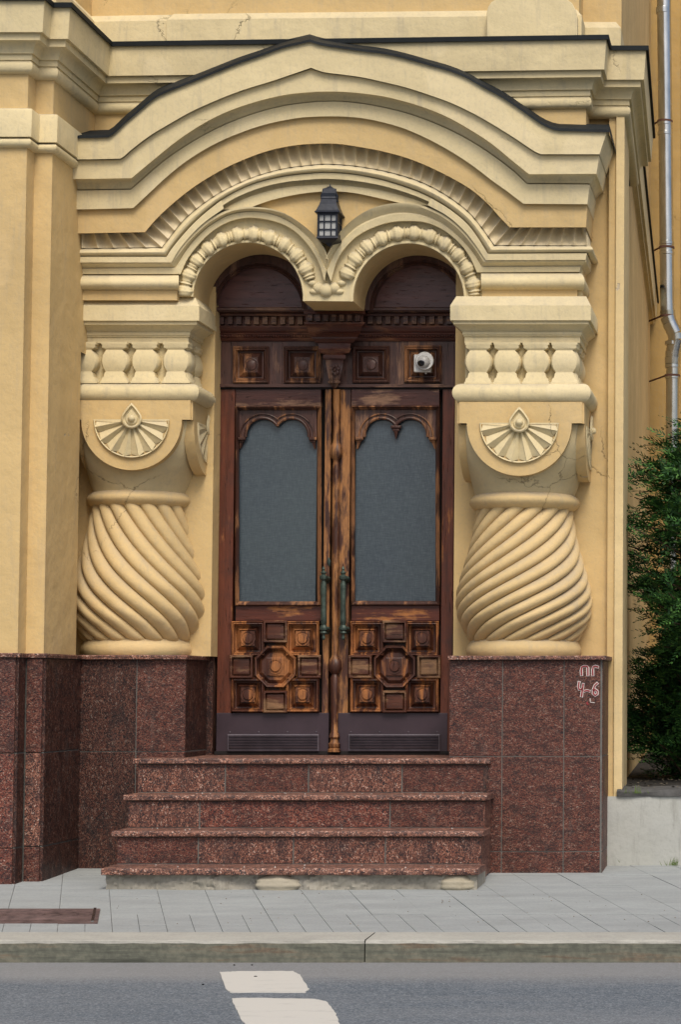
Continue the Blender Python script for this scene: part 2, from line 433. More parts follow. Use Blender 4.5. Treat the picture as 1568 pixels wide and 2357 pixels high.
def patch(px, name, label):
    bm = NB(); pts = []
    n = len(px)
    for i in range(n):
        a = Vector(px[i]); b = Vector(px[(i+1) % n])
        for k in range(9):
            q = a.lerp(b, k/9); j = .9
            pts.append(H(q.x+rnd.uniform(-j*1.6, j*1.6), q.y+rnd.uniform(-j*.5, j*.5), RZ+.004))
    f = bm.faces.new([bm.verts.new(p) for p in pts])
    ex = bmesh.ops.extrude_face_region(bm, geom=[f])
    for v in ex['geom']:
        if isinstance(v, bmesh.types.BMVert): v.co.z -= .006
    obj(name, bm, ROADW, None, None, 0, label=label, category='road marking', group='white patches painted on the road')
patch([(505,2237),(560,2235),(675,2235),(690,2243),(711,2276),(703,2283),(530,2283),(520,2276)], 'road_marking', 'smaller worn white painted patch on the road nearest the kerb')
patch([(533,2298),(560,2296),(725,2299),(752,2305),(772,2330),(780,2352),(800,2378),(790,2384),(590,2384),(575,2366),(556,2347),(545,2325)], 'road_marking', 'larger white painted patch on the road at the bottom edge of the photo')
# a few pebbles and cigarette ends
bm = NB()
for a, b, s in ((588,2248,.006),(467,2266,.004),(539,2221,.004),(580,2221,.004)):
    p = H(a, b, RZ+s*.6); ball(bm, p, s, 8, (1.3, 1, .7))
obj('road_grit', bm, GAP, kind='stuff', label='small dark bits of grit lying on the road')
bm = NB()
for a, b, c_ in ((1300,2042,.01),(1645,2030,.01),(1153,2107,.006),(1005,2119,.009)):
    pass
for k in range(70):
    p = G(rnd.uniform(240, 1560), rnd.uniform(2048, 2135)); s = rnd.uniform(.0015, .004)
    ball(bm, p+Vector((0, 0, s*.6)), s, 6, (1.4, 1, .7))
obj('pavement_litter', bm, simple('litter', (.3, .28, .25), .9), kind='stuff', label='specks of grit and litter scattered on the pavement')

# hatch in the pavement
bm = NB()
def gq(l, t, r, b, dz, mi, bm=bm):
    A, B, Cc, D = G(l, b), G(r, b), G(r+(b-t)*-.02, t), G(l, t)
    x0, x1 = A.x, B.x; y0, y1 = A.y, D.y
    return x0, x1, y0, y1
hx = G(-150, 2126).x, G(224, 2126).x; hy = G(100, 2126).y, G(100, 2094).y
def slab(bm, x0, x1, y0, y1, h0, h1, mi=0):
    v = [bm.verts.new((x, y, pz(y)+h)) for h in (h0, h1) for x, y in ((x0,y0),(x1,y0),(x1-.30*(y1-y0),y1),(x0-.30*(y1-y0),y1))]
    for f in ((0,1,2,3),(4,7,6,5),(0,4,5,1),(1,5,6,2),(2,6,7,3),(3,7,4,0)): bm.faces.new([v[i] for i in f]).material_index = mi
slab(bm, hx[0], hx[1], hy[0], hy[1], -.01, .006)
hroot = thing('manhole_cover', 'rusty brown rectangular metal hatch set in the pavement beside the left pilaster', 'manhole cover', ((hx[0]+hx[1])/2, (hy[0]+hy[1])/2, pz(hy[0])))
obj('frame', bm, HATCH, hroot)
bm = NB(); slab(bm, hx[0]+.05, hx[1]-.045, hy[0]+.05, hy[1]-.05, .005, .0085)
cxh = (hx[0]+hx[1])/2; cyh = (hy[0]+hy[1])/2; rx = (hx[1]-hx[0])/2-.06; ry = (hy[1]-hy[0])/2-.07
for kk in (1, .8, .55, .3):
    tube(bm, [(cxh-.05+rx*kk*math.cos(t*math.pi/24), cyh+ry*kk*math.sin(t*math.pi/24), pz(cyh+ry*kk*math.sin(t*math.pi/24))+.009) for t in range(49)], .005, 6)
obj('lid', bm, HATCH, hroot, 40); 
bm = NB(); slab(bm, hx[1]-.035, hx[1]-.022, hy[0]+.01, hy[1]-.01, .006, .012); obj('edge_strip', bm, ZINC, hroot)
fixp(hroot)

# ------------------------------------------------------------------ the building
bld = thing('building', 'ochre and cream plastered building with arched doorway, twisted columns and red granite plinth', 'building', (0, 0, 0))
YB, YA = -.38, -.50                       # left pilaster faces
XB = P(120, 353, YB).x; XA = P(61, 346, YA).x
YWL, YWR = .33, .20                       # frieze wall (a little skewed in plan)
XR = P(1350, 240, YWR).x
YS = .45                                  # wall right of the door
XC0 = P(1401, 900, .40).x; XC = P(1437, 900, .40).x; YC = .40
DX = -.04; SL = 8.0                       # side wall
def sidex(y, x0): return x0+DX*(y-YC)
YD = .67                                  # door plane
ZTOP = 8.5
def zr(py, y=YWR, px=1300): return P(px, py, y).z
zM = [zr(90, YWR-.13), zr(160, YWR-.12), zr(161.5, YWR-.1), zr(177, YWR-.1), zr(178, YWR-.085), zr(206, YWR-.04), zr(206, YWR-.03), zr(220, YWR-.03), zr(221, YWR-.02), zr(251, YWR)]
path = [(-7, YA), (XA, YA), (XA, YB), (XB, YB), (XB, YWL), (XR, YWR), (XR, YC), (XC, YC), (sidex(2.1, XC), 2.1), (sidex(2.1, XC)-.09, 2.1), (sidex(YC+SL, XC)-.09, YC+SL)]
# shafts of wall behind everything
bm = NB()
zpl = P(1200, 1515, YS).z
zrc = P(100, 775, YB).z
plan_sweep(bm, [(-7, YA), (XA, YA), (XA, YB), (XB, YB), (XB, YD)], [(0, zM[-1]+.05), (0, zrc)])
plan_sweep(bm, [(-7, YA), (XA, YA), (XA, YB), (XB, YB), (XB, .15), (XB-.18, .17), (XB-.18, YD)], [(-.2, zrc+.001), (0, zrc), (0, P(100, 1510, YB).z-.03)])
plan_sweep(bm, [(XB, YWL), (XR, YWR), (XR, YS+.1)], [(0, zM[-1]+.05), (0, zr(330))])
# right hand wall and corner pier
plan_sweep(bm, [(P(1046, 1200, YS).x, YD+.3), (P(1046, 1200, YS).x, YS), (XC0, YS), (XC0, YC), (P(1417, 900, YC).x, YC)], [(0, zM[-1]+.1), (0, -.05)])
obj('wall', bm, OCHRE, bld)
bm = NB()
x17 = P(1418, 900, YC).x
plan_sweep(bm, [(x17, YC+.1), (x17, YC-.018), (XC, YC-.018), (sidex(1.2, XC), 1.2), (sidex(1.2, XC)-.03, 1.2)], [(0, zM[-1]+.1), (0, -.05)])
obj('corner_pilaster', bm, plaster('pilaster_plaster', (.68, .53, .28), .2), bld)
bm = NB()
plan_sweep(bm, [(sidex(1.0, XC)-.03, 1.0), (sidex(YC+SL, XC)-.03, YC+SL), (-7, YC+SL)], [(0, ZTOP), (0, .1)])
plan_sweep(bm, [(-7, YA+.1), (XA-.02, YA+.1), (XA-.02, YB+.12), (XB-.05, YB+.12), (XB-.05, YWL+.06), (XR-.05, YWR+.06), (XR-.05, YC+.1), (XC-.03, YC+.1), (sidex(1.05, XC)-.03, 1.05)], [(0, ZTOP), (0, zM[0])])
obj('wall', bm, OCHRE, bld)
bm = NB()   # body of the building, closes everything behind
box(bm, -7, XC-.5, YD+.12, YC+SL-.1, -.05, ZTOP)
obj('wall', bm, OCHRE, bld)
# backing of the left pier with the reveal
YLB = .53
bm = NB(); xl = P(489, 1200, YLB).x
box(bm, XB-.2, xl, YLB, YD+.13, P(300, 1517, .2).z+.022, P(300, 660, YLB).z)
obj('reveal', bm, OCHRE, bld)

# main cornice
bm = NB()
def tor(o, z0, z1, r, n=6):     # half round between z0 (top) and z1
    return [(o+r*math.sin(math.pi*k/n), z0+(z1-z0)*(1-math.cos(math.pi*k/n))/2) for k in range(n+1)]
prof = [(-.2, zM[0]+.01), (.13, zM[0]), (.118, zM[1]), (.098, zM[2]), (.096, zM[3]), (.080, zM[4])]
for k in range(1, 6):
    t = k/6; prof.append((.080-(.080-.040)*math.sin(t*math.pi/2), zM[4]+(zM[5]-zM[4])*(1-math.cos(t*math.pi/2))))
prof += [(.040, zM[5]), (.028, zM[6]-.002), (.028, zM[7]), (.02, zM[8])] + tor(.004, zM[8], zM[9], .032)[1:] + [(-.02, zM[9])]
plan_sweep(bm, path, prof)
obj('cornice', bm, CREAM, bld, 35)
bm = NB()
plan_sweep(bm, path, [(-.12, zM[0]+.06), (.135, zM[0]+.022), (.146, zM[0]+.020), (.146, zM[0]-.008), (.138, zM[0]-.008), (.128, zM[0]+.004), (-.1, zM[0]+.012)])
obj('flashing', bm, FLASH, bld)
# attic base above the cornice
za = P(700, 22, YWR+.03).z; zb_ = zM[0]-.02
pa = [(-7, YA+.03), (XA, YA+.03), (XA, YB+.05), (XB-.02, YB+.05), (XB-.02, YWL), (P(386, 60, .26).x, .305), (P(386, 60, .26).x, .29), (XR-.04, YWR+.01), (XR-.04, YC+.04), (XC-.04, YC+.04), (XC-.05, 1.0)]
bm = NB(); plan_sweep(bm, pa, [(-.1, za+.02), (-.02, za), (0, za-.03), (.012, za-.045), (.012, zb_)])
obj('attic_base', bm, CREAM, bld, 25)
bm = NB()
y = YWR-.05
prism(bm, pp([(1121,90),(1121,28),(1124,16),(1131,5),(1142,-2),(1162,-4),(1285,-4),(1306,-2),(1318,7),(1326,22),(1330,40),(1330,90)], y), y, YWR+.1)
obj('attic_block', bm, CREAM, bld, None, .008)
# lower string course on the pilaster
bm = NB(); zN = [P(90, 262, YB-.05).z, P(131, 327, YB-.04).z, P(120, 353, YB).z]
pn = [(-7, YA), (XA, YA), (XA, YB), (XB, YB), (XB, .22)]
plan_sweep(bm, pn, [(-.05, zN[0]+.03), (.035, zN[0]), (.04, zN[0]-.01), (.036, zN[1])] + tor(.004, zN[1], zN[2], .03)[0:] + [(-.02, zN[2])])
obj('string_course', bm, CREAM, bld, 35)

# canopy over the door: measured curves (left corner .. apex .. right corner)
K = {
0: ([(197,314),(250,312)], [(250,312),(262,304),(287,280),(320,252),(355,223),(385,208),(450,182),(500,162),(550,142),(600,125),(650,107),(692,97),(713,92)],
    [(713,92),(740,100),(784,107),(834,114),(884,120),(934,131),(984,145),(1034,159),(1074,175),(1109,195),(1154,219),(1204,252),(1244,280),(1271,293),(1289,297)], 1399, 300),
1: ([(192,367),(277,365)], [(277,365),(287,358),(300,346),(345,312),(390,285),(440,257),(500,230),(560,207),(625,187),(675,170),(716,156)],
    [(716,156),(745,166),(784,171),(834,178),(884,189),(934,201),(984,217),(1034,235),(1084,258),(1134,286),(1184,317),(1229,347),(1246,355)], 1381, 355),
2: ([(187,412),(302,410)], [(302,410),(350,370),(410,322),(470,283),(530,254),(600,231),(665,217),(730,211)],
    [(730,211),(784,211),(834,215),(884,222),(934,234),(984,250),(1034,271),(1084,299),(1134,332),(1184,373),(1219,401)], 1374, 400),
3: ([(187,436),(301,434)], [(301,434),(320,417),(380,366),(450,320),(520,284),(600,255),(665,240),(732,232)],
    [(732,232),(784,232),(834,237),(884,246),(934,258),(984,275),(1034,296),(1084,322),(1134,354),(1184,392),(1214,421)], 1359, 422),
4: ([(187,482),(306,479)], [(306,479),(337,450),(380,410),(423,375),(466,347),(509,324),(552,306),(595,291),(638,280),(690,271),(735,268)],
    [(735,268),(784,268),(834,272),(884,282),(934,297),(984,319),(1034,346),(1084,378),(1134,416),(1165,438),(1206,469)], 1353, 470),
5: ([(187,537),(333,534)], [(333,534),(363,500),(406,461),(449,428),(501,396),(552,371),(617,347),(681,334),(737,330)],
    [(737,330),(778,331),(821,337),(885,349),(950,368),(1014,396),(1079,432),(1122,467),(1148,496),(1174,523)], 1350, 523),
6: ([(187,571),(372,569)], [(372,569),(388,548),(423,505),(466,469),(509,441),(552,420),(595,403),(651,388),(700,381),(742,377)],
    [(742,377),(778,378),(821,382),(885,393),(950,411),(993,429),(1036,454),(1079,487),(1109,522),(1139,564)], 1354, 565),
7: ([(187,592),(383,591)], [(383,591),(398,568),(432,528),(466,495),(509,461),(552,437),(595,420),(651,407),(700,401),(742,398)],
    [(742,398),(778,399),(821,403),(885,416),(950,437),(993,456),(1036,482),(1075,514),(1100,546),(1124,585)], 1354, 583),
}
KC = {k: spline(v[0], 5) + spline(v[1], 40)[1:] + spline(v[2], 40)[1:] + spline([v[2][-1], (v[3], v[4])], 5)[1:] for k, v in K.items()}
def krow(a, b, t, y, inset=0, back=YS+.05):
    """curve between measured curves a and b, at depth y, with the return to the side wall"""
    r = []
    for (x0, y0), (x1, y1) in zip(KC[a], KC[b]):
        r.append(P(x0+(x1-x0)*t-inset, y0+(y1-y0)*t, y))
    r[0] = Vector((min(r[0].x, XB-.01), r[0].y, r[0].z))
    e = r[-1]; r.append(Vector((e.x, back, e.z)))
    return r
YK = dict(f1=-.075, f2=-.045, f3=.03, fr=.06, dn=.12, roll=.10)
bm = NB()
rows = [krow(0, 1, 0, .3), krow(0, 1, 0, YK['f1']), krow(0, 1, 1, YK['f1']+.006), krow(1, 2, -.03, YK['f2']+.03), krow(1, 2, .04, YK['f2']+.03), krow(1, 2, .05, YK['f2']), krow(1, 2, 1, YK['f2']+.006)]
rows[0] = [Vector((p.x, .3, p.z+.02)) for p in rows[0]]
for k in range(1, 7):
    t = k/6; rows.append(krow(2, 3, 1-math.cos(t*math.pi/2), YK['f2']+.006+(YK['f3']+.008-YK['f2'])*math.sin(t*math.pi/2)))
rows += [krow(3, 4, .0, YK['f3']+.035), krow(3, 4, .045, YK['f3']+.035), krow(3, 4, .06, YK['f3']), krow(3, 4, 1, YK['f3']+.004), krow(4, 5, 0, YK['fr']+.01)]
vr = loft(bm, rows)
obj('canopy', bm, CREAM, bld, 35)
bm = NB(); loft(bm, [krow(4, 5, -.005, YK['fr']), krow(4, 5, 1, YK['fr']+.004), krow(5, 6, .03, YK['dn']+.02)])
obj('canopy_frieze', bm, OCHRE, bld, 35)
bm = NB()   # flashing strip along canopy top
def koff(dy, y):
    r = krow(0, 1, 0, y); return [Vector((p.x+(.012 if i >= len(r)-2 else 0), p.y, p.z+dy)) for i, p in enumerate(r)]
loft(bm, [koff(.035, .25), koff(.004, YK['f1']-.012), koff(-.011, YK['f1']-.014), koff(-.011, YK['f1']-.004), koff(-.004, YK['f1']+.01)])
obj('flashing', bm, FLASH, bld, 30)
# reeded band: scallops running along the curve
def band_points(n):
    A = KC[5]; B = KC[6]
    def resamp(Cv, m):
        L = [0]
        for i in range(1, len(Cv)): L.append(L[-1]+math.hypot(Cv[i][0]-Cv[i-1][0], Cv[i][1]-Cv[i-1][1]))
        return L
    return A, B
bm = NB()
def flutes(pa, pb, nfl, back=False):
    """scooped flutes between the upper polyline pa and lower pb, photo measures"""
    m = 8; rt, rb, rm = [], [], []
    A = spline(pa, nfl*m+1); B = spline(pb, nfl*m+1)
    for i in range(nfl*m+1):
        u = (i % m)/m; d = math.sin(u*math.pi)**.7*.048
        saw = 0
        rt.append((A[i], YK['dn']-.012+d*1.0)); rb.append((B[i], YK['dn']-.012+d*.35))
    r1 = [P(a[0], a[1], y) for a, y in rt]; r2 = [P(a[0], a[1], y) for a, y in rb]
    mid = [P((a[0][0]+b[0][0])/2, (a[0][1]+b[0][1])/2, a[1]) for a, b in zip(rt, rb)]
    loft(bm, [r1, mid, r2])
flutes(K[5][0], K[6][0], 5)
flutes(K[5][1][:], K[6][1][:], 18)
flutes(K[5][2][:], K[6][2][:], 18)
flutes([(1174,523),(1350,523)], [(1139,564),(1352,565)], 7)
e1 = P(1350, 523, YK['dn']-.01); e2 = P(1352, 565, YK['dn']-.01)
for i in range(5):
    y0 = YK['dn']-.01+i*.07; y1 = y0+.07
    loft(bm, [[Vector((e1.x-(.03*math.sin(math.pi*k/6))*1, y0+(y1-y0)*k/6, e1.z)) for k in range(7)], [Vector((e2.x-(.01*math.sin(math.pi*k/6)), y0+(y1-y0)*k/6, e2.z)) for k in range(7)]])
obj('fluted_band', bm, plaster('fluted_plaster', (.68, .57, .36), .35), bld, 50)
# roll + fillet
bm = NB()
rows = []
for k in range(9):
    a = math.pi*k/8; rows.append(krow(6, 7, (1-math.cos(a))/2, .155-.058*math.sin(a)-.0, inset=0))
for i, r in enumerate(rows):      # the roll also turns the corner
    bl = .03*math.sin(math.pi*i/8); r[-1].x += bl; r[-2].x += bl
loft(bm, rows)
obj('roll_moulding', bm, CREAM, bld, 40)

# panel with the two arches
YP = .20
def arc(cx, cy, r, a0, a1, n, ry=None):
    ry = ry or r
    return [(cx+r*math.cos(R(a0+(a1-a0)*k/n)), cy-ry*math.sin(R(a0+(a1-a0)*k/n))) for k in range(n+1)]
AL = arc(571, 685, 126, 179, -3.5, 36); AR = arc(941, 688, 127, 182.5, 0, 36)
bm = NB()
pts = [(160,683)] + AL + AR + [(1068,684), (1342,684), (1342,340), (160,340)]
prism(bm, pp(pts, YP), YP, .53, 0, 1)
# back wall of the area behind the canopy bands
obj('arch_panel', bm, [CREAM, OCHRE], bld, 30)
bm = NB()   # arris around each opening: thin inner bead
for A in (AL, AR):
    cxa = 571 if A is AL else 941; cya = 685 if A is AL else 688
    o_ = [(cxa+(x-cxa)*1.05, cya+(y_-cya)*1.05) for x, y_ in A]
    loft(bm, [[P(x, y_, YP+.004) for x, y_ in o_], [P(x, y_, YP-.008) for x, y_ in o_], [P(cxa+(x-cxa)*1.01, cya+(y_-cya)*1.01, YP-.008) for x, y_ in A], [P(x, y_, YP+.004) for x, y_ in A], [P(x, y_, YP+.02) for x, y_ in A]])
obj('arch_bead', bm, CREAM, bld, 40)
# tympanum
TY = [(511,483),(552,462),(595,446),(660,431),(750,425),(821,430),(885,440),(950,458),(995,474)]
T2 = [(575,478),(620,462),(660,452),(700,445),(742,441),(785,441),(821,445),(864,454),(925,468)]
PO_L = [(404,586),(430,552),(466,517),(490,500),(520,485),(548,478),(580,476),(630,482),(673,501),(716,534),(742,566),(752,594)]
L1_L = [(404,617),(430,574),(458,541),(488,517),(527,496),(578,488),(630,495),(673,516),(712,551),(737,594),(751,625)]
L2_L = [(416,632),(432,597),(458,563),(492,531),(531,510),(576,502),(630,510),(673,529),(707,562),(733,604),(747,650)]
PO_R = [(752,594),(774,550),(799,517),(842,486),(885,471),(928,467),(965,471),(1005,486),(1036,504),(1070,534),(1098,568),(1118,598)]
L1_R = [(753,625),(767,590),(787,560),(812,533),(842,514),(885,498),(924,492),(967,496),(1014,514),(1053,543),(1088,580),(1110,615)]
L2_R = [(763,650),(776,603),(795,572),(821,546),(855,527),(894,514),(937,510),(980,513),(1019,529),(1053,555),(1079,587),(1098,628)]
bm = NB()
pts = spline(T2, 30) + [(925,468)] + list(reversed(spline([(752,594),(774,550),(799,517),(842,486),(885,471),(925,468)], 20)))[1:] + list(reversed(spline([(575,477),(630,482),(673,501),(716,534),(742,566),(752,594)], 20)))[1:-1]
prism(bm, pp(pts, YP-.012), YP-.012, YP+.02)
obj('tympanum', bm, OCHRE, bld, 30)
bm = NB()
top = [(x, y_) for x, y_ in spline([(466,495),(509,461),(552,437),(595,420),(651,407),(700,401),(742,398),(778,399),(821,403),(885,416),(950,437),(993,456),(1036,482)], 50)]
t1 = spline(TY, 50); t2 = spline(T2, 50)
mid = [((a[0]+b[0])/2, (a[1]+b[1])/2) for a, b in zip(top, t1)]
loft(bm, [[P(*p, .14) for p in top], [P(*p, .118) for p in top], [P(*p, .120) for p in mid], [P(*p, .165) for p in mid], [P(*p, .172) for p in t1], [P(*p, .150) for p in t1], [P(*p, .152) for p in t2], [P(*p, YP) for p in t2]])
obj('tympanum_moulding', bm, CREAM, bld, 35)
def ext(pts, side, n=60):      # add the horizontal leg
    return pts
bm = NB()
def archmould(top, po, l1, l2, flip):
    n = 46
    a = spline(po, n); b = spline(l1, n); c = spline(l2, n)
    if flip: a.reverse(); b.reverse(); c.reverse()
    # horizontal legs towards the end
    def leg(c, xx, yy): return [(xx, yy), ((xx+c[0][0])/2, (yy+c[0][1])/2)]
    if not flip:
        hh = ((187, 603), (187, 619), (187, 632)); tk = [(187,592),(288,592)]
    else:
        hh = ((1350, 598), (1337, 614), (1335, 627)); tk = [(1352,584),(1240,585)]
    A = leg([(393,603)] if not flip else [(1120,600)], *hh[0]) + [(393,603) if not flip else (1120,600)] + a
    B = leg(b, *hh[1]) + [b[0]] + b; Cc = leg(c, *hh[2]) + [c[0]] + c
    def rw(Q, y, dx=0):
        r = [P(q[0], q[1], y) for q in Q]
        e = r[0]
        if flip: r.insert(0, Vector((e.x, YS+.05, e.z)))
        else: r[0].x = XB-.01
        return r
    A0 = [(x+((4 if not flip else -4) if i > 2 else 0), y_+4) for i, (x, y_) in enumerate(A)]
    loft(bm, [rw(A, .20), rw(A, .122), rw(A0, .124), rw([(p[0]*.6+q[0]*.4, p[1]*.6+q[1]*.4) for p, q in zip(A0, B)], .140), rw([(p[0]*.15+q[0]*.85, p[1]*.15+q[1]*.85) for p, q in zip(A0, B)], .158), rw(B, .150), rw([(p[0]*.1+q[0]*.9, p[1]*.1+q[1]*.9) for p, q in zip(B, Cc)], .156), rw(Cc, .176), rw(Cc, YP+.01)])
archmould(None, PO_L, L1_L, L2_L, False); archmould(None, PO_R, L1_R, L2_R, True)
# fillet right below the roll
for side in (0, 1):
    if side == 0: u = spline([(187,591),(383,591)], 4)+spline([(383,591),(398,568),(432,528),(466,495),(509,461)], 20)[1:]; d = spline([(187,604),(394,604)], 4)+spline([(394,604),(411,576),(436,545),(470,512),(515,480)], 20)[1:]
    else: u = spline([(1352,583),(1124,584)], 4)+spline([(1124,584),(1100,546),(1075,514),(1036,482),(993,456)], 20)[1:]; d = spline([(1349,598),(1119,599)], 4)+spline([(1119,599),(1097,566),(1068,530),(1030,497),(985,472)], 20)[1:]
    def rw(Q, y):
        r = [P(q[0], q[1], y) for q in Q]
        if side: r.insert(0, Vector((r[0].x, YS+.05, r[0].z)))
        else: r[0].x = XB-.01
        return r
    loft(bm, [rw(u, .17), rw(u, .110), rw(d, .112), rw(d, .19)])
obj('arch_moulding', bm, CREAM, bld, 35)
# fat roll above each capital
bm = NB()
def fatroll(xl, xr, t, b, ret):
    rows = []
    for k in range(13):
        a = math.pi*k/12; yy = t+(b-t)*(1-math.cos(a))/2
        d = .195-.075*math.sin(a)
        r = [P(xl, yy, d), P(xr, yy, d)]
        if ret == 'r':
            r[1].x += .035*math.sin(a); r.append(Vector((r[1].x, YS+.05, r[1].z)))
        else: r[0].x = XB-.01
        rows.append(r)
    vr = loft(bm, rows)
    bm.faces.new([x[0] for x in vr] if ret == 'r' else [x[1] for x in vr])
fatroll(187, 411, 632, 669, 'l'); obj('roll_moulding', bm, CREAM, bld, 40); bm = NB(); fatroll(1108, 1333, 627, 669, 'r')
obj('roll_moulding', bm, CREAM, bld, 40)
bm = NB()
a = P(187, 683, .165); c = P(446, 668, .165); box(bm, XB-.01, P(407, 683, .165).x, .165, .3, a.z-.02, c.z)
obj('neck_strip', bm, OCHRE, bld); bm = NB()
a = P(1110, 683, .165); box(bm, a.x, P(1330, 683, .165).x, .165, YS+.05, a.z-.02, P(1110, 667, .165).z)
obj('neck_strip', bm, OCHRE, bld)
# rope of beads round each arch
def rope(cx, cy, r, a0, a1, units, rad, flat=.75):
    n = units*16; rows = []
    for i in range(n+1):
        t = i/n; a = R(a0+(a1-a0)*t); u = (i % 16)/16
        # bulb, collar, ring
        if u < .62: q = .66+.40*math.sin(math.pi*u/.62)**.75
        elif u < .70: q = .64
        elif u < .80: q = .90
        elif u < .88: q = .64
        else: q = .74
        q *= 1+.05*math.sin(i*1.7)
        c = Vector((cx+r*math.cos(a), cy-r*math.sin(a))); nrm = Vector((math.cos(a), -math.sin(a)))
        row = []
        for k in range(16):
            b = 2*math.pi*k/16; rib = 1+.045*math.cos(b*6)*(u < .62)
            o = c+nrm*rad*q*rib*math.cos(b); row.append(P(o.x, o.y, YP-.006-rad/400*q*rib*flat*math.sin(b)))
        rows.append(row)
    loft(bm, rows, closed=True, capends=True)
bm = NB(); rope(572, 686, 148, 178, 17, 11, 17.5)
obj('rope_moulding', bm, CREAM, bld, 60)
bm = NB(); rope(941, 688, 153, 162, 3, 11, 17.5)
obj('rope_moulding', bm, CREAM, bld, 60)
bm = NB()
for px, py, r, s in ((751,668,17,(1,.8,1)),(734,663,14,(1,.8,1)),(770,663,14,(1,.8,1)),(724,671,10,(1.2,.7,.7)),(781,671,10,(1.2,.7,.7)),(720,652,11,(1.1,.8,.7)),(786,652,11,(1.1,.8,.7))):
    ball(bm, P(px, py, YP), r/400, 14, s)
obj('pendant_knot', bm, CREAM, bld, 60)

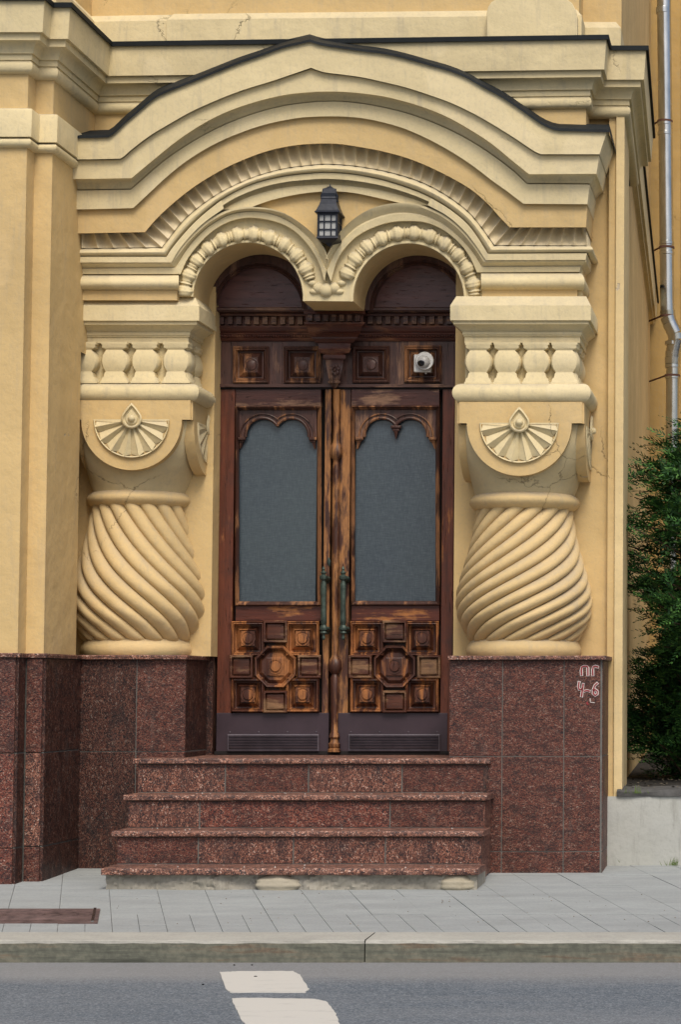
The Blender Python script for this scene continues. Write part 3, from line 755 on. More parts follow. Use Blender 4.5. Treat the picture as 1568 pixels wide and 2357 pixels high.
# ------------------------------------------------------------------ columns
def column(cxp, y0, left):
    """one engaged column; y0 = depth of the plinth face, cxp = measures"""
    L = left; yc = y0+.39
    c = cxp
    ctr = P(c['mid'], 1388, yc).x
    def xw(px, py, y): return P(px, py, y).x
    # twisted shaft
    zt = P(0, c['sh'][0][1], yc).z; prof = [(hw*(yc+12)/F*1.0, P(0, py, yc).z) for hw, py in c['sh']]
    ns, tw, sgn = c['ns'], c['tw'], c['sgn']
    ptsr = spline([(z*1000, r*1000) for r, z in prof], 90)
    seg = ns*12; rows = []
    z0 = ptsr[0][0]; z1 = ptsr[-1][0]
    for z, r in ptsr:
        t = (z-z0)/(z1-z0); ph = sgn*R(tw)*(t*.8+.2*t*t); z /= 1000; r /= 1000
        row = []
        for k in range(seg):
            a = 2*math.pi*k/seg; u = ((k % 12)/12)*2-1
            rr = r-(1-math.sqrt(max(0, 1-(abs(u)*.985)**2)))*.036*(r/.36)*c.get('gd', 1.25)
            row.append((ctr+rr*math.cos(a+ph), yc+rr*math.sin(a+ph), z))
        rows.append(row)
    bm = NB(); loft(bm, rows, closed=True, capends=True)
    shaft = obj('column', bm, SHAFT, bld, 55)
    # base ring
    bm = NB(); r = c['base'][2]*(yc+12)/F; zt = P(0, c['base'][0], yc-.3).z; zb = P(0, c['base'][1], yc-.3).z-.03
    lathe(bm, ctr, yc, [(r*.8, zt+.01)]+[(r-.028+.028*math.sin(math.pi*k/8), zt+(zb-zt)*k/8) for k in range(9)], 48)
    obj('base_ring', bm, SHAFT, shaft, 50)
    # collar
    bm = NB(); r = c['col'][2]*(yc+12)/F; zt = P(0, c['col'][0], yc-.3).z; zb = P(0, c['col'][1], yc-.3).z
    xc = ctr+c.get('cdx', 0)
    lathe(bm, xc, yc, [(r*.8, zt+.02)]+[(r-.05+.05*math.sin(math.pi*k/10)**.7, zt+(zb-zt)*k/10) for k in range(11)]+[(r*.7, zb-.01)], 48)
    obj('collar', bm, SHAFT, shaft, 50)
    # cushion body from square to circle
    yf = y0+.02; l, rr_, top, bot = c['body']
    xl, xr = xw(l, 970, yf), xw(rr_, 970, yf); hw = (xr-xl)/2; xm = (xl+xr)/2; ym = yf+hw
    ztp = P(0, top, yf).z; zn = P(0, 975, yf).z; zb = P(0, bot+2, yf).z; rn = c['col'][2]*(yc+12)/F-.035
    rows = []
    for k in range(15):
        t = k/14
        if t == 0: z = ztp; q = 0
        else: q = (k-1)/13; z = zn+(zb-zn)*q
        ex = 2+14*(1-q)**2.2; s = (1-q**3.2)*(hw-.016)+q**3.2*rn
        cyy = ym*(1-q)+yc*q
        row = []
        for m in range(48):
            a = 2*math.pi*m/48; ca, sa = math.cos(a), math.sin(a)
            d = (abs(ca)**ex+abs(sa)**ex)**(-1/ex)
            row.append((xm+(xc-xm)*q+s*d*ca, cyy+s*d*sa, z))
        rows.append(row)
    bm = NB(); loft(bm, rows, closed=True, capends=True)
    cap = obj('capital', bm, BODY, shaft, 45)
    # ochre lunette plates on three faces
    bm = NB()
    def plate(fr):
        cxl, cyl, ro = c['lun'][0], c['lun'][1], c['lun'][2]
        pts = pp([(l, top), (l, cyl), (cxl-ro, cyl)]+arc(cxl, cyl, ro, 180, 360, 28)[1:]+[(rr_, cyl), (rr_, top)], yf-.012)
        if fr == 0: prism(bm, pts, yf-.012, yf+.05)
        else:
            q = clean([(yf+hw+(x-xm), z) for x, z in pts])
            x0, x1 = (xr-.05, xr+.012) if fr > 0 else (xl-.012, xl+.05)
            a = [bm.verts.new((x0, y_, z)) for y_, z in q]; b = [bm.verts.new((x1, y_, z)) for y_, z in q]; n = len(q)
            for i in range(n): bm.faces.new((a[i], a[(i+1)%n], b[(i+1)%n], b[i]))
            tess(bm, q, (a, b))
    for fr in (0, 1, -1): plate(fr)
    obj('lunette_plate', bm, OCHRE, shaft, 30)
    # fan: pleated half shell
    cxl, cyl, rf = c['lun'][0], c['lun'][1], c['lun'][3]
    def fan(tr):
        n = 8; O = (cxl, cyl)
        rim = [(cxl+rf*math.cos(R(180+180*k/64)), cyl-rf*math.sin(R(180+180*k/64))) for k in range(65)]
        # outer flat rim
        for k in range(64):
            for (ra, rb, ya, yb) in ((1, .985, yf-.008, yf-.030), (.985, .955, yf-.030, yf-.024)):
                q = []
                for kk, rad_, yy in ((k, ra, ya), (k+1, ra, ya), (k+1, rb, yb), (k, rb, yb)):
                    x, y_ = rim[kk]; q.append(tr(P(cxl+(x-cxl)*rad_, cyl+(y_-cyl)*rad_, yy)))
                bm.faces.new([bm.verts.new(p) for p in q])
        for s in range(n):
            a0, am, a1 = [R(180+180*(s+d)/n) for d in (0, .5, 1)]
            def q(a, r_, y): return tr(P(cxl+r_*math.cos(a), cyl-r_*math.sin(a), y))
            V = lambda p: bm.verts.new(p)
            vly, rdg = yf-.014, yf-.032
            for (aa, ya, ra), (ab, yb, rb) in (((a0, vly, .90), (am, rdg, .97)), ((am, rdg, .97), (a1, vly, .90))):
                bm.faces.new([V(q(aa, 12, ya-.004)), V(q(ab, 12, yb)), V(q(ab, rf*rb, yb+.004)), V(q(aa, rf*ra, ya))])
                bm.faces.new([V(q(aa, rf*ra, ya)), V(q(ab, rf*rb, yb+.004)), V(q(ab, rf*.985, yf-.006)), V(q(aa, rf*.985, yf-.006))])
        bm.faces.new([bm.verts.new(tr(P(cxl+dx, cyl+dy, yy))) for dx, dy, yy in ((-rf, -1, yf-.02), (-10, -1, yf-.04), (-10, 2, yf-.04), (-rf, 2, yf-.02))])
        bm.faces.new([bm.verts.new(tr(P(cxl+dx, cyl+dy, yy))) for dx, dy, yy in ((rf, -1, yf-.02), (10, -1, yf-.04), (10, 2, yf-.04), (rf, 2, yf-.02))])
    ident = lambda p: p
    sidet = lambda p: Vector((xr+.012+(yf-.012-p.y)*.4, yf+hw+(p.x-xm), p.z))
    bm = NB(); fan(ident); fan(sidet)
    bmesh.ops.remove_doubles(bm, verts=bm.verts, dist=.0004)
    obj('fan_ornament', bm, CREAM, shaft, 12)
    # teardrop
    bm = NB()
    def drop(tr, sc):
        dt = c['drop']; rows = []
        def shape(k, s):
            a = 2*math.pi*k/40; x = 24*s*math.sin(a); y_ = -24*s*math.cos(a)
            if math.cos(a) > .35:
                q = (math.cos(a)-.35)/.65; y_ = -24*s*.35-(36*s-24*s*.35)*q; x = 24*s*.937*(1-q)**.8*(1 if math.sin(a) >= 0 else -1)
            return x, y_
        for s, yy in ((1.0, yf-.03), (.96, yf-.055), (.84, yf-.06), (.72, yf-.045), (.60, yf-.043), (.55, yf-.052), (.2, yf-.052)):
            rows.append([tr(P(cxl+shape(k, s)[0], dt+shape(k, s)[1], yy)) for k in range(40)])
        loft(bm, rows, closed=True, capends=True)
        ball(bm, tr(P(cxl, dt, yf-.055)), .022, 14)
    drop(ident, 1); obj('teardrop_ornament', bm, CREAM, shaft, 40)
    bm = NB(); drop(sidet, 1); obj('teardrop_ornament', bm, CREAM, shaft, 40)
    # torus below the balusters
    yq = y0-.015; t, b, l2, r2 = c['tor']
    def blk(l_, r_, z0_, z1_, yfr, ybk, mb, mi=0):
        box(mb, l_, r_, yfr, ybk, z0_, z1_, mi)
    YBK = (YLB if L else YS)+.03
    bm = NB(); rows = []
    h = (P(0, t, yq).z-P(0, b, yq).z)/2; zc = (P(0, t, yq).z+P(0, b, yq).z)/2
    xl2, xr2 = xw(l2, 900, yq)+h, xw(r2, 900, yq)-h
    for k in range(17):
        a = math.pi*k/16-math.pi/2; o = h*.95*math.cos(a); z = zc-h*math.sin(a)
        rows.append([(xl2-o, YBK, z), (xl2-o, yq+h-o, z), (xr2+o, yq+h-o, z), (xr2+o, YBK, z)])
    loft(bm, rows, capends=True)
    obj('torus_moulding', bm, CREAM, shaft, 40)
    # baluster frieze
    bl = c['bal']; t, b = bl['t'], bl['b']; yb0 = y0+.04
    for i, bx in enumerate(bl['x']):
        bm = NB(); rows = []
        hwb = bl['hw']
        prof = [(.50, 0), (.93, .0), (.93, .05), (.86, .07), (.86, .13), (.70, .16), (.58, .19), (.72, .23), (.90, .32), (.98, .42), (.98, .52), (.88, .62), (.64, .70), (.60, .72), (.68, .74), (.74, .84), (.86, .87), (.92, .94), (1.0, .96), (1.0, 1.0)]
        for w_, v_ in prof:
            py = t+(b-t)*v_; yy = yb0+.02-.034*w_*.9
            hwx = hwb*w_
            a_ = P(bx-hwx, py, yy); b__ = P(bx+hwx, py, yy)
            cr = .15 if .2 < v_ < .7 else .05
            wdt = b__.x-a_.x
            rows.append([(a_.x, yy+.09, a_.z), (a_.x+wdt*.02, yy+wdt*cr*.7, a_.z), (a_.x+wdt*cr*.55, yy+wdt*cr*.12, a_.z), (a_.x+wdt*.42, yy, a_.z), (b__.x-wdt*.42, yy, a_.z), (b__.x-wdt*cr*.55, yy+wdt*cr*.12, a_.z), (b__.x-wdt*.02, yy+wdt*cr*.7, a_.z), (b__.x, yy+.09, a_.z)])
        loft(bm, rows)
        if i == 3:   # the row turns the corner: same section along the side
            for j in range(3):
                rr2 = []
                for w_, v_ in prof:
                    py = t+(b-t)*v_; yy = yb0+.03-.05*w_*.9; z = P(bx, py, yy).z
                    xs = P(bx+hwb, py, yb0).x - .03+.05*w_*.9-.015
                    yc_ = yb0+.07+.165*j; hh = .08*w_
                    rr2.append([(xs-.09, yc_-hh, z), (xs-hh*.2, yc_-hh*.98, z), (xs, yc_-hh*.5, z), (xs, yc_+hh*.5, z), (xs-hh*.2, yc_+hh*.98, z), (xs-.09, yc_+hh, z)])
                loft(bm, rr2)
        obj('baluster', bm, CREAM, shaft, 40)
    # core behind the balusters
    bm = NB()
    pl, pr = bl['core']
    box(bm, xw(pl, 840, yb0+.06), xw(pr, 840, yb0+.06)-.03, yb0+.055, YBK, P(0, b+4, yb0).z, P(0, t-6, yb0).z)
    obj('frieze_core', bm, CREAM, shaft)
    # stepped abacus: fillets, cove, fascia
    bm = NB(); st = c['aba']; rows = []
    for l_, r_, py, yy in st:
        z = P(0, py, yy).z; xl_, xr_ = xw(l_, py, yy), xw(r_, py, yy)
        rows.append([(xl_, YBK, z), (xl_, yy, z), (xr_, yy, z), (xr_, YBK, z)])
    if L:
        for r_ in rows: r_[0] = (XB-.01, YBK, r_[0][2]); r_[1] = (XB-.01, r_[1][1], r_[1][2])
    loft(bm, rows, capends=True)
    obj('abacus', bm, CREAM, shaft, 30)
    return shaft
def aba(l, r, y0, d0):
    # (l,r) at the fascia; profile steps measured from the photo
    s = []
    for off, py, yo in ((14,682,.03),(0,703,-.02),(0,737,-.02),(7,738,-.005),(7,746,-.005),(9,747,.002),(13,750,.015),(18,754,.03),(24,759,.045),(27,763,.052),(27,764,.048),(28,764,.046),(28,770,.046),(30,771,.052),(30,774,.052),(33,775,.06),(33,789,.06)):
        s.append((l+off, r-off*.75, py+d0, y0+yo))
    return s
SHP = [(110,1160),(112,1180),(116,1207),(124,1247),(135,1288),(147,1328),(156,1368),(156,1405),(150,1430),(140,1450),(128,1472),(120,1480)]
column(dict(mid=1208, sh=[(h_, y_) for h_, y_ in SHP], ns=15, tw=232, sgn=-1, base=(1472,1508,132), col=(1128,1168,127), body=(1058,1341,925,1128),
    lun=(1196,974,121,92), drop=972, tor=(880,926,1040,1362), bal=dict(t=788, b=884, x=[1101,1167,1234,1300], hw=34, core=(1072,1334)), aba=aba(1037,1361,0,0)), 0.0, False)
column(dict(mid=322, sh=[(h_*1.01, y_-2) for h_, y_ in SHP], ns=18, tw=136, sgn=1, gd=1.15, base=(1470,1506,130), col=(1124,1163,122), body=(176,438,921,1124), cdx=.0,
    lun=(302,966,116,88), drop=963, tor=(881,922,171,458), bal=dict(t=787, b=882, x=[190,262,332,404], hw=34, core=(146,440)), aba=aba(150,458,.2,1)), .2, True)

# ------------------------------------------------------------------ granite plinths
def slabs(bm, l, r, zs, y, xs, jit=0, side=None):
    pass
def tilewall(bm, x0, x1, y, zjs, xjs, mats, th=.03, g=.0025, seed=0):
    """front-facing cladding: joints given in world x and z"""
    rn = random.Random(seed)
    xs = [x0]+list(xjs)+[x1]
    for j in range(len(zjs)-1):
        for i in range(len(xs)-1):
            box(bm, xs[i]+g, xs[i+1]-g, y+rn.uniform(0, .0015), y+th, zjs[j]+g, zjs[j+1]-g, rn.choice(mats))
def tilewall_x(bm, x, y0, y1, zjs, yjs, mats, th=.03, g=.004, seed=0):
    rn = random.Random(seed); ys = [y0]+list(yjs)+[y1]
    for j in range(len(zjs)-1):
        for i in range(len(ys)-1):
            box(bm, x-th, x-rn.uniform(0, .0015), ys[i]+g, ys[i+1]-g, zjs[j]+g, zjs[j+1]-g, rn.choice(mats))
bm = NB()
MG = [GROUT]+GR
zc = P(1200, 1519, 0).z; zj = P(1200, 1741, 0).z; zk = P(1200, 1960, 0).z
xl_ = P(1034, 1650, 0).x; xr_ = P(1388, 1800, 0).x
box(bm, xl_+.002, xr_-.004, .004, YS+.02, -.08, zc)
tilewall(bm, xl_, xr_-.012, 0, [-.08, zk, zj, zc], [P(1157, 1650, 0).x, P(1299, 1650, 0).x], [1, 1, 3], seed=1)
tilewall_x(bm, xr_, .004, YS, [-.08, zk, zj, zc], [], [1], seed=2)
obj('plinth', bm, MG, bld, None, .002)
bm = NB()
a = P(1031, 1518, -.03); c2 = P(1396, 1510, -.03)
box(bm, a.x, c2.x, -.03, YS+.0, zc, zc+.024)
obj('plinth_cap', bm, GTOP, bld, None, .004)
bm = NB(); y = .2
zc2 = P(300, 1517, y).z; zj2 = P(300, 1730, y).z; zk2 = P(100, 1948, YB).z
xr3 = P(427, 1640, y).x
box(bm, XB-.02, xr3-.004, y+.004, YD+.1, -.05, zc2)
tilewall(bm, XB-.01, xr3, y, [-.05, zj2, zc2], [P(313, 1640, y).x], [2, 1], seed=4)
tilewall_x(bm, xr3+.03-.03, y+.003, YD+.05, [.4, zj2, zc2], [], [2], seed=5)
# pilaster part
XBp = XB+.018; XAp = XA+.012
box(bm, XA, XBp-.006, YB-.004, .22, -.05, zc2+.005); box(bm, -7, XAp-.006, YA-.004, YB+.1, -.05, zc2+.005)
zs = [-.05, zk2, P(100, 1732, YB).z, P(100, 1514, YB).z]
tilewall(bm, XAp+.002, XBp-.014, YB-.02, zs, [], [1, 4], seed=6)
tilewall(bm, -7, XAp-.014, YA-.02, zs, [XAp-.7*k for k in range(8, 0, -1)], [3, 1], seed=7)
tilewall_x(bm, XBp, YB-.012, .2, zs, [], [2], seed=8)
tilewall_x(bm, XAp, YA-.012, YB-.02, zs, [], [2], seed=9)
obj('plinth', bm, MG, bld, None, .002)
bm = NB()
pc = [(-7, YA-.02), (XAp, YA-.02), (XAp, YB-.02), (XBp, YB-.02), (XBp, .2-.02), (xr3, .2-.02), (xr3, YD)]
plan_sweep(bm, pc, [(-.1, zc2+.026), (.012, zc2+.022), (.014, zc2+.016), (.012, zc2-.001), (-.1, zc2-.002)])
obj('plinth_cap', bm, GTOP, bld)

# painted numbers on the right plinth
def stroke(bm, pts, wd, y):
    q = [P(1004.5+a*.28125, 1470+b*.28125, y) for a, b in pts]
    L, Rr = [], []
    for i, p in enumerate(q):
        d = (q[min(i+1, len(q)-1)]-q[max(i-1, 0)]); d.y = 0; d.normalize(); n = Vector((-d.z, 0, d.x))*wd/2*(1+rnd.uniform(-.18, .18))
        if i == 0: p = p-d*wd*.4
        if i == len(q)-1: p = p+d*wd*.4
        L.append(p+n); Rr.append(p-n)
    Lb = [p+Vector((0, .003, 0)) for p in L]; Rb = [p+Vector((0, .003, 0)) for p in Rr]
    loft(bm, [Lb, L, Rr, Rb])
glyphs = [[(1192,296),(1190,262),(1194,232),(1210,226),(1236,226),(1244,240),(1244,298)],
          [(1284,298),(1283,260),(1288,230),(1305,226),(1326,232)],
          [(1172,356),(1166,392),(1172,415),(1196,414)], [(1205,372),(1200,410),(1192,470)],
          [(1216,430),(1236,424),(1256,430)],
          [(1320,366),(1300,384),(1288,418),(1288,450),(1304,466),(1320,452),(1322,430),(1306,418),(1292,424)]]
gr = thing('graffiti', 'hand painted red and white letters and numbers on the right granite plinth', 'graffiti', tuple(P(1355, 1560, -.003)))
bm = NB()
for g in glyphs: stroke(bm, g, .0165, -.0035)
stroke(bm, [(1262,492),(1264,520),(1296,524)], .005, -.0035)
obj('white_outline', bm, GW, gr)
bm = NB()
for g in glyphs: stroke(bm, g, .0085, -.0055)
stroke(bm, [(1236,524),(1242,536)], .010, -.0055)
obj('red_lettering', bm, GRD, gr)
fixp(gr)

# ------------------------------------------------------------------ steps
st = thing('stone_steps', 'flight of four red granite steps up to the double door', 'steps', (-.1, -.4, 0))
zT = [.661, .464, .278, .094]; yT = [-.03, -.28, -.53, -.78]
exL = [305, 283, 257, 232]; exR = [1130, 1122, 1113, 1101]
pyT = [1746, 1830, 1913, 1999]
zT = [P(700, p, y).z for p, y in zip(pyT, yT)]
joins = [[(517),(709),(925)], [(459),(898)], [(457),(676),(888)], []]
for i in range(4):
    x0 = P(exL[i], pyT[i], yT[i]).x; x1 = P(exR[i], pyT[i], yT[i]).x
    yb = YD+.02 if i == 0 else yT[i-1]+.03
    bm = NB(); th = .031 if i < 3 else .036
    # worn nosing
    segs = 40; rows = []
    for s in range(segs+1):
        x = x0+(x1-x0)*s/segs; j = rnd.uniform(-.0022, .0022); k_ = rnd.uniform(-.0015, .0015)
        rows.append([(x, yb, zT[i]), (x, yT[i]+.006, zT[i]+k_*.4), (x, yT[i]+j, zT[i]-.007), (x, yT[i]+j, zT[i]-th+.004), (x, yT[i]+.004, zT[i]-th), (x, yb, zT[i]-th)])
    if i == 0:
        xa, xb = P(427, 1735, .2).x+.002, P(1034, 1735, 0).x-.002
        loft(bm, [[(p[0], min(p[1], -.003+.0) if p[1] > .0 else p[1], p[2]) for p in r] for r in rows], closed=True, capends=True)
        box(bm, x0+.002, xr3+.005, -.0035, .197, zT[i]-th, zT[i]-.001)
        box(bm, xr3+.0055, xb, -.0035, YD+.02, zT[i]-th, zT[i]-.001)
    else: loft(bm, rows, closed=True, capends=True)
    obj('tread', bm, GTOP, st, 40)
    if i < 3:
        bm = NB(); yr = yT[i]+.022; zb = zT[i+1]-.0
        box(bm, x0+.024, x1-.024, yr+.004, (.19 if i == 0 else yT[i-1]+.06), zb-.05, zT[i]-th-.001)
        js = [P(a, 1870, yr).x for a in joins[i]]
        rn = random.Random(20+i); xs = [x0+.02]+js+[x1-.02]
        for a in range(len(xs)-1):
            box(bm, xs[a]+.0035, xs[a+1]-.0035, yr+rn.uniform(0, .002), yr+.03, zb+.004, zT[i]-th-.005, rn.choice([1, 3, 4] if a != 2 or i != 2 else [4]))
        tilewall_x(bm, x1-.016, yr+.002, (-.004 if i == 0 else yT[i-1]+.03), [0.0, zT[i]-th-.004], [], [4, 2], seed=30+i)
        obj('riser', bm, MG, st, None, .002)
# cracked footing under the bottom step
bm = NB(); x0 = P(240, 2030, -.76).x; x1 = P(1098, 2030, -.76).x; yr = yT[3]+.015; rows = []
for s in range(141):
    x = x0+(x1-x0)*s/140; row = []
    for k in range(9):
        z = -.05+(zT[3]-.036+.05)*k/8
        dd = .012*math.sin(s*.13)+.008*math.sin(s*.29+k*.5)*math.sin(s*.083+1)+rnd.uniform(-.007, .007)
        row.append((x, yr+.028+dd, z))
    rows.append(row)
loft(bm, rows); box(bm, x0+.004, x1-.004, yr+.065, -.4, -.05, zT[3]-.037)
obj('footing', bm, RUBBLE, st, 30)
for a, b, hh in ((585, 688, 34), (1012, 1092, 36)):
    bm = NB(); p = P((a+b)/2, 2036, yr); wv_ = (P(b, 2036, yr).x-P(a, 2036, yr).x)/2
    bmesh.ops.create_icosphere(bm, subdivisions=4, radius=1)
    for v in bm.verts:
        c_ = v.co; nn = 1+.05*math.sin(c_.x*7+a)+.04*math.sin(c_.z*11+b)+rnd.uniform(-.008, .008)
        v.co = Vector((p.x+c_.x*wv_*nn*(1 if abs(c_.x) < .9 else 1), yr+.03+c_.y*.04*nn, p.z+c_.z*.055*nn))
    obj('footing_stone', bm, STONEP, st, 60)
bm = NB()    # grit on treads
for i in range(1, 4):
    for k in range(16):
        x = rnd.uniform(-1, .9); ball(bm, (x, rnd.uniform(yT[i]+.02, yT[i]+.2), zT[i]+.002), rnd.uniform(.002, .004), 6)
obj('step_grit', bm, simple('grit', (.55, .53, .5), .9), kind='stuff', label='pale grit lying on the stone steps')
fixp(st)

# ------------------------------------------------------------------ door
DL, DR = 497, 1047
def dpx(x, py): return x         # the camera's own tilt leans the verticals
# lunettes above the door
YL = .585
for cxl, r, x0, x1, cyl in ((598, 113, 486, 712, 714), (966, 119, 846, 1086, 714)):
    bm = NB()
    A = arc(cxl, cyl, r, 180, 0, 40)
    def sh(k): return [(cxl+(x-cxl)*k, cyl+(y_-cyl)*k) for x, y_ in A]
    rows = [[P(x, y_, YL-.0+.05) for x, y_ in sh(1.15)], [P(x, y_, YL-.05) for x, y_ in sh(1.15)], [P(x, y_, YL-.05) for x, y_ in sh(.97)], [P(x, y_, YL-.03) for x, y_ in sh(.94)], [P(x, y_, YL-.035) for x, y_ in sh(.90)], [P(x, y_, YL-.015) for x, y_ in sh(.87)], [P(x, y_, YL+.01) for x, y_ in sh(.855)]]
    loft(bm, rows)
    box(bm, P(x0, 714, YL).x, P(x1, 714, YL).x, YL-.02, YD+.1, P(0, 718, YL).z, P(0, 713, YL).z)
    lf = obj('fanlight_frame', bm, W_DARK, bld, 40)
    bm = NB(); prism(bm, pp(sh(.88), YL), YL+.004, YL+.06)
    obj('fanlight_panel', bm, W_LUN, lf)
    bm = NB(); rect_ring(bm, cxl-r*.99, 707, cxl+r*.99, 716, [(0, YL+.02), (0, YL-.02), (2, YL-.03)])
    obj('sill', bm, W_DARKH, lf)
# frieze above the leaves
bm = NB()
pbox(bm, DL-4, 716, DR+6, 893, YD, YD+.1)
fz = obj('door_frieze', bm, W_DARK, bld)
bm = NB()
def hmould(l, r, prof):         # prof = (py, y) going down
    loft(bm, [[P(l, py, YD+.01), P(l, py, y), P(r, py, y), P(r, py, YD+.01)] for py, y in prof])
pf = [(714,YD-.03),(722,YD-.055),(727,YD-.05),(727,YD-.02),(750,YD-.02),(750,YD-.045),(752,YD-.045),(757,YD-.04),(764,YD-.025),(766,YD-.022),(766,YD-.035),(770,YD-.03),(771,YD-.02),(776,YD-.02),(777,YD-.026),(784,YD-.012),(786,YD)]
hmould(DL-4, DR+6, pf)
obj('door_cornice', bm, W_RUST, fz, 30)
bm = NB()
def dents(l, r, t, b, n, y0, y1):
    for k in range(n):
        a = l+(r-l)*(k+.15)/n; c = l+(r-l)*(k+.72)/n
        bm = NB(); pbox(bm, a, t, c, b, y0, y1); obj('dentil', bm, W_DARKH, fz)
dents(500, 702, 729, 746, 10, YD-.048, YD-.01); dents(844, 1046, 728, 745, 10, YD-.048, YD-.01)
bm = NB()
for l, r in ((501, 704), (838, 1046)):
    n = 34*6; bm = NB()
    tube(bm, [P(l+(r-l)*k/n, 773.5, YD-.028) for k in range(n+1)], [.002+.0045*abs(math.sin(math.pi*k/6)) for k in range(n+1)], 8)
    obj('bead_row', bm, W_RUST, fz, 60)
for i, (l, t, r, b) in enumerate(((536,797,618,882),(653,797,739,882),(811,796,896,881),(931,795,1016,880))):
    bm = NB()
    rect_ring(bm, l, t, r, b, [(0, YD+.01), (0, YD-.026), (3, YD-.032), (6, YD-.026), (8, YD-.03), (11, YD-.012), (12, YD+.004), (14, YD+.002), (16, YD-.006), (24, YD-.028), (25, YD-.03)])
    cx_, cy_ = (l+r)/2+1, (t+b)/2+1
    obj('square_panel', bm, W_MOULD, fz)
    bm = NB(); poly_ring(bm, cx_, cy_, 28, [(17, YD-.02), (17, YD-.030), (15.5, YD-.032), (15, YD-.006), (12.5, YD-.006), (12, YD-.034), (10, YD-.038)])
    obj('boss', bm, W_DARK, fz, 40)
for x in (520, 635, 912, 1033):   # board joints
    bm = NB(); pbox(bm, x-14 if x == 520 else x-15, 790, x+13 if x != 635 else x+15, 889, YD-.006, YD+.01); obj('board', bm, W_DARK, fz)
bm = NB(); pbox(bm, DL-2, 884, DR+3, 891, YD-.02, YD+.01); obj('rail', bm, W_DARKH, fz)
bm = NB(); pbox(bm, DL-4, 892, DR+4, 896, YD-.004, YD+.05); obj('joint_gap', bm, GAP, fz)
# middle bracket
bm = NB()
def blockm(steps):              # (half width, py, y front)
    loft(bm, [[P(770-hw, py, YD), P(770-hw, py, y), P(770+hw, py, y), P(770+hw, py, YD)] for hw, py, y in steps], capends=True)
blockm([(71,712,YD-.16),(71,722,YD-.17),(66,723,YD-.15),(66,741,YD-.15),(70,742,YD-.17),(69,745,YD-.17),(64,752,YD-.15),(60,764,YD-.13),(60,766,YD-.14),(56,770,YD-.125),(54,776,YD-.11),(50,779,YD-.11),(44,788,YD-.09),(38,790,YD-.08),(36,800,YD-.08),(38,804,YD-.085),(34,812,YD-.07),(20,815,YD-.06),(26,817,YD-.065),(26,825,YD-.065),(22,828,YD-.06)])
br = obj('bracket', bm, W_RUST, bld, 25)
bm = NB()
for k in range(7):
    a = 706+(834-706)*(k+.12)/7; c = 706+(834-706)*(k+.7)/7; bm = NB(); pbox(bm, a, 724, c, 739, YD-.172, YD-.12); obj('dentil', bm, W_DARKH, br)
bm = NB()
blockm([(21,828,YD-.055),(20,834,YD-.065),(18,850,YD-.075),(14,868,YD-.07),(11,876,YD-.055),(15,878,YD-.06),(14,882,YD-.055),(9,884,YD-.04),(7,890,YD-.03),(2,895,YD-.01)])
for k in range(7):
    a = R(90+k*360/7); ball(bm, P(771+8*math.cos(a), 851+9*math.sin(a), YD-.078), .014, 8, (.8, .6, 1))
ball(bm, P(771, 851, YD-.082), .012, 8)
obj('console', bm, W_DARK, br, 35)

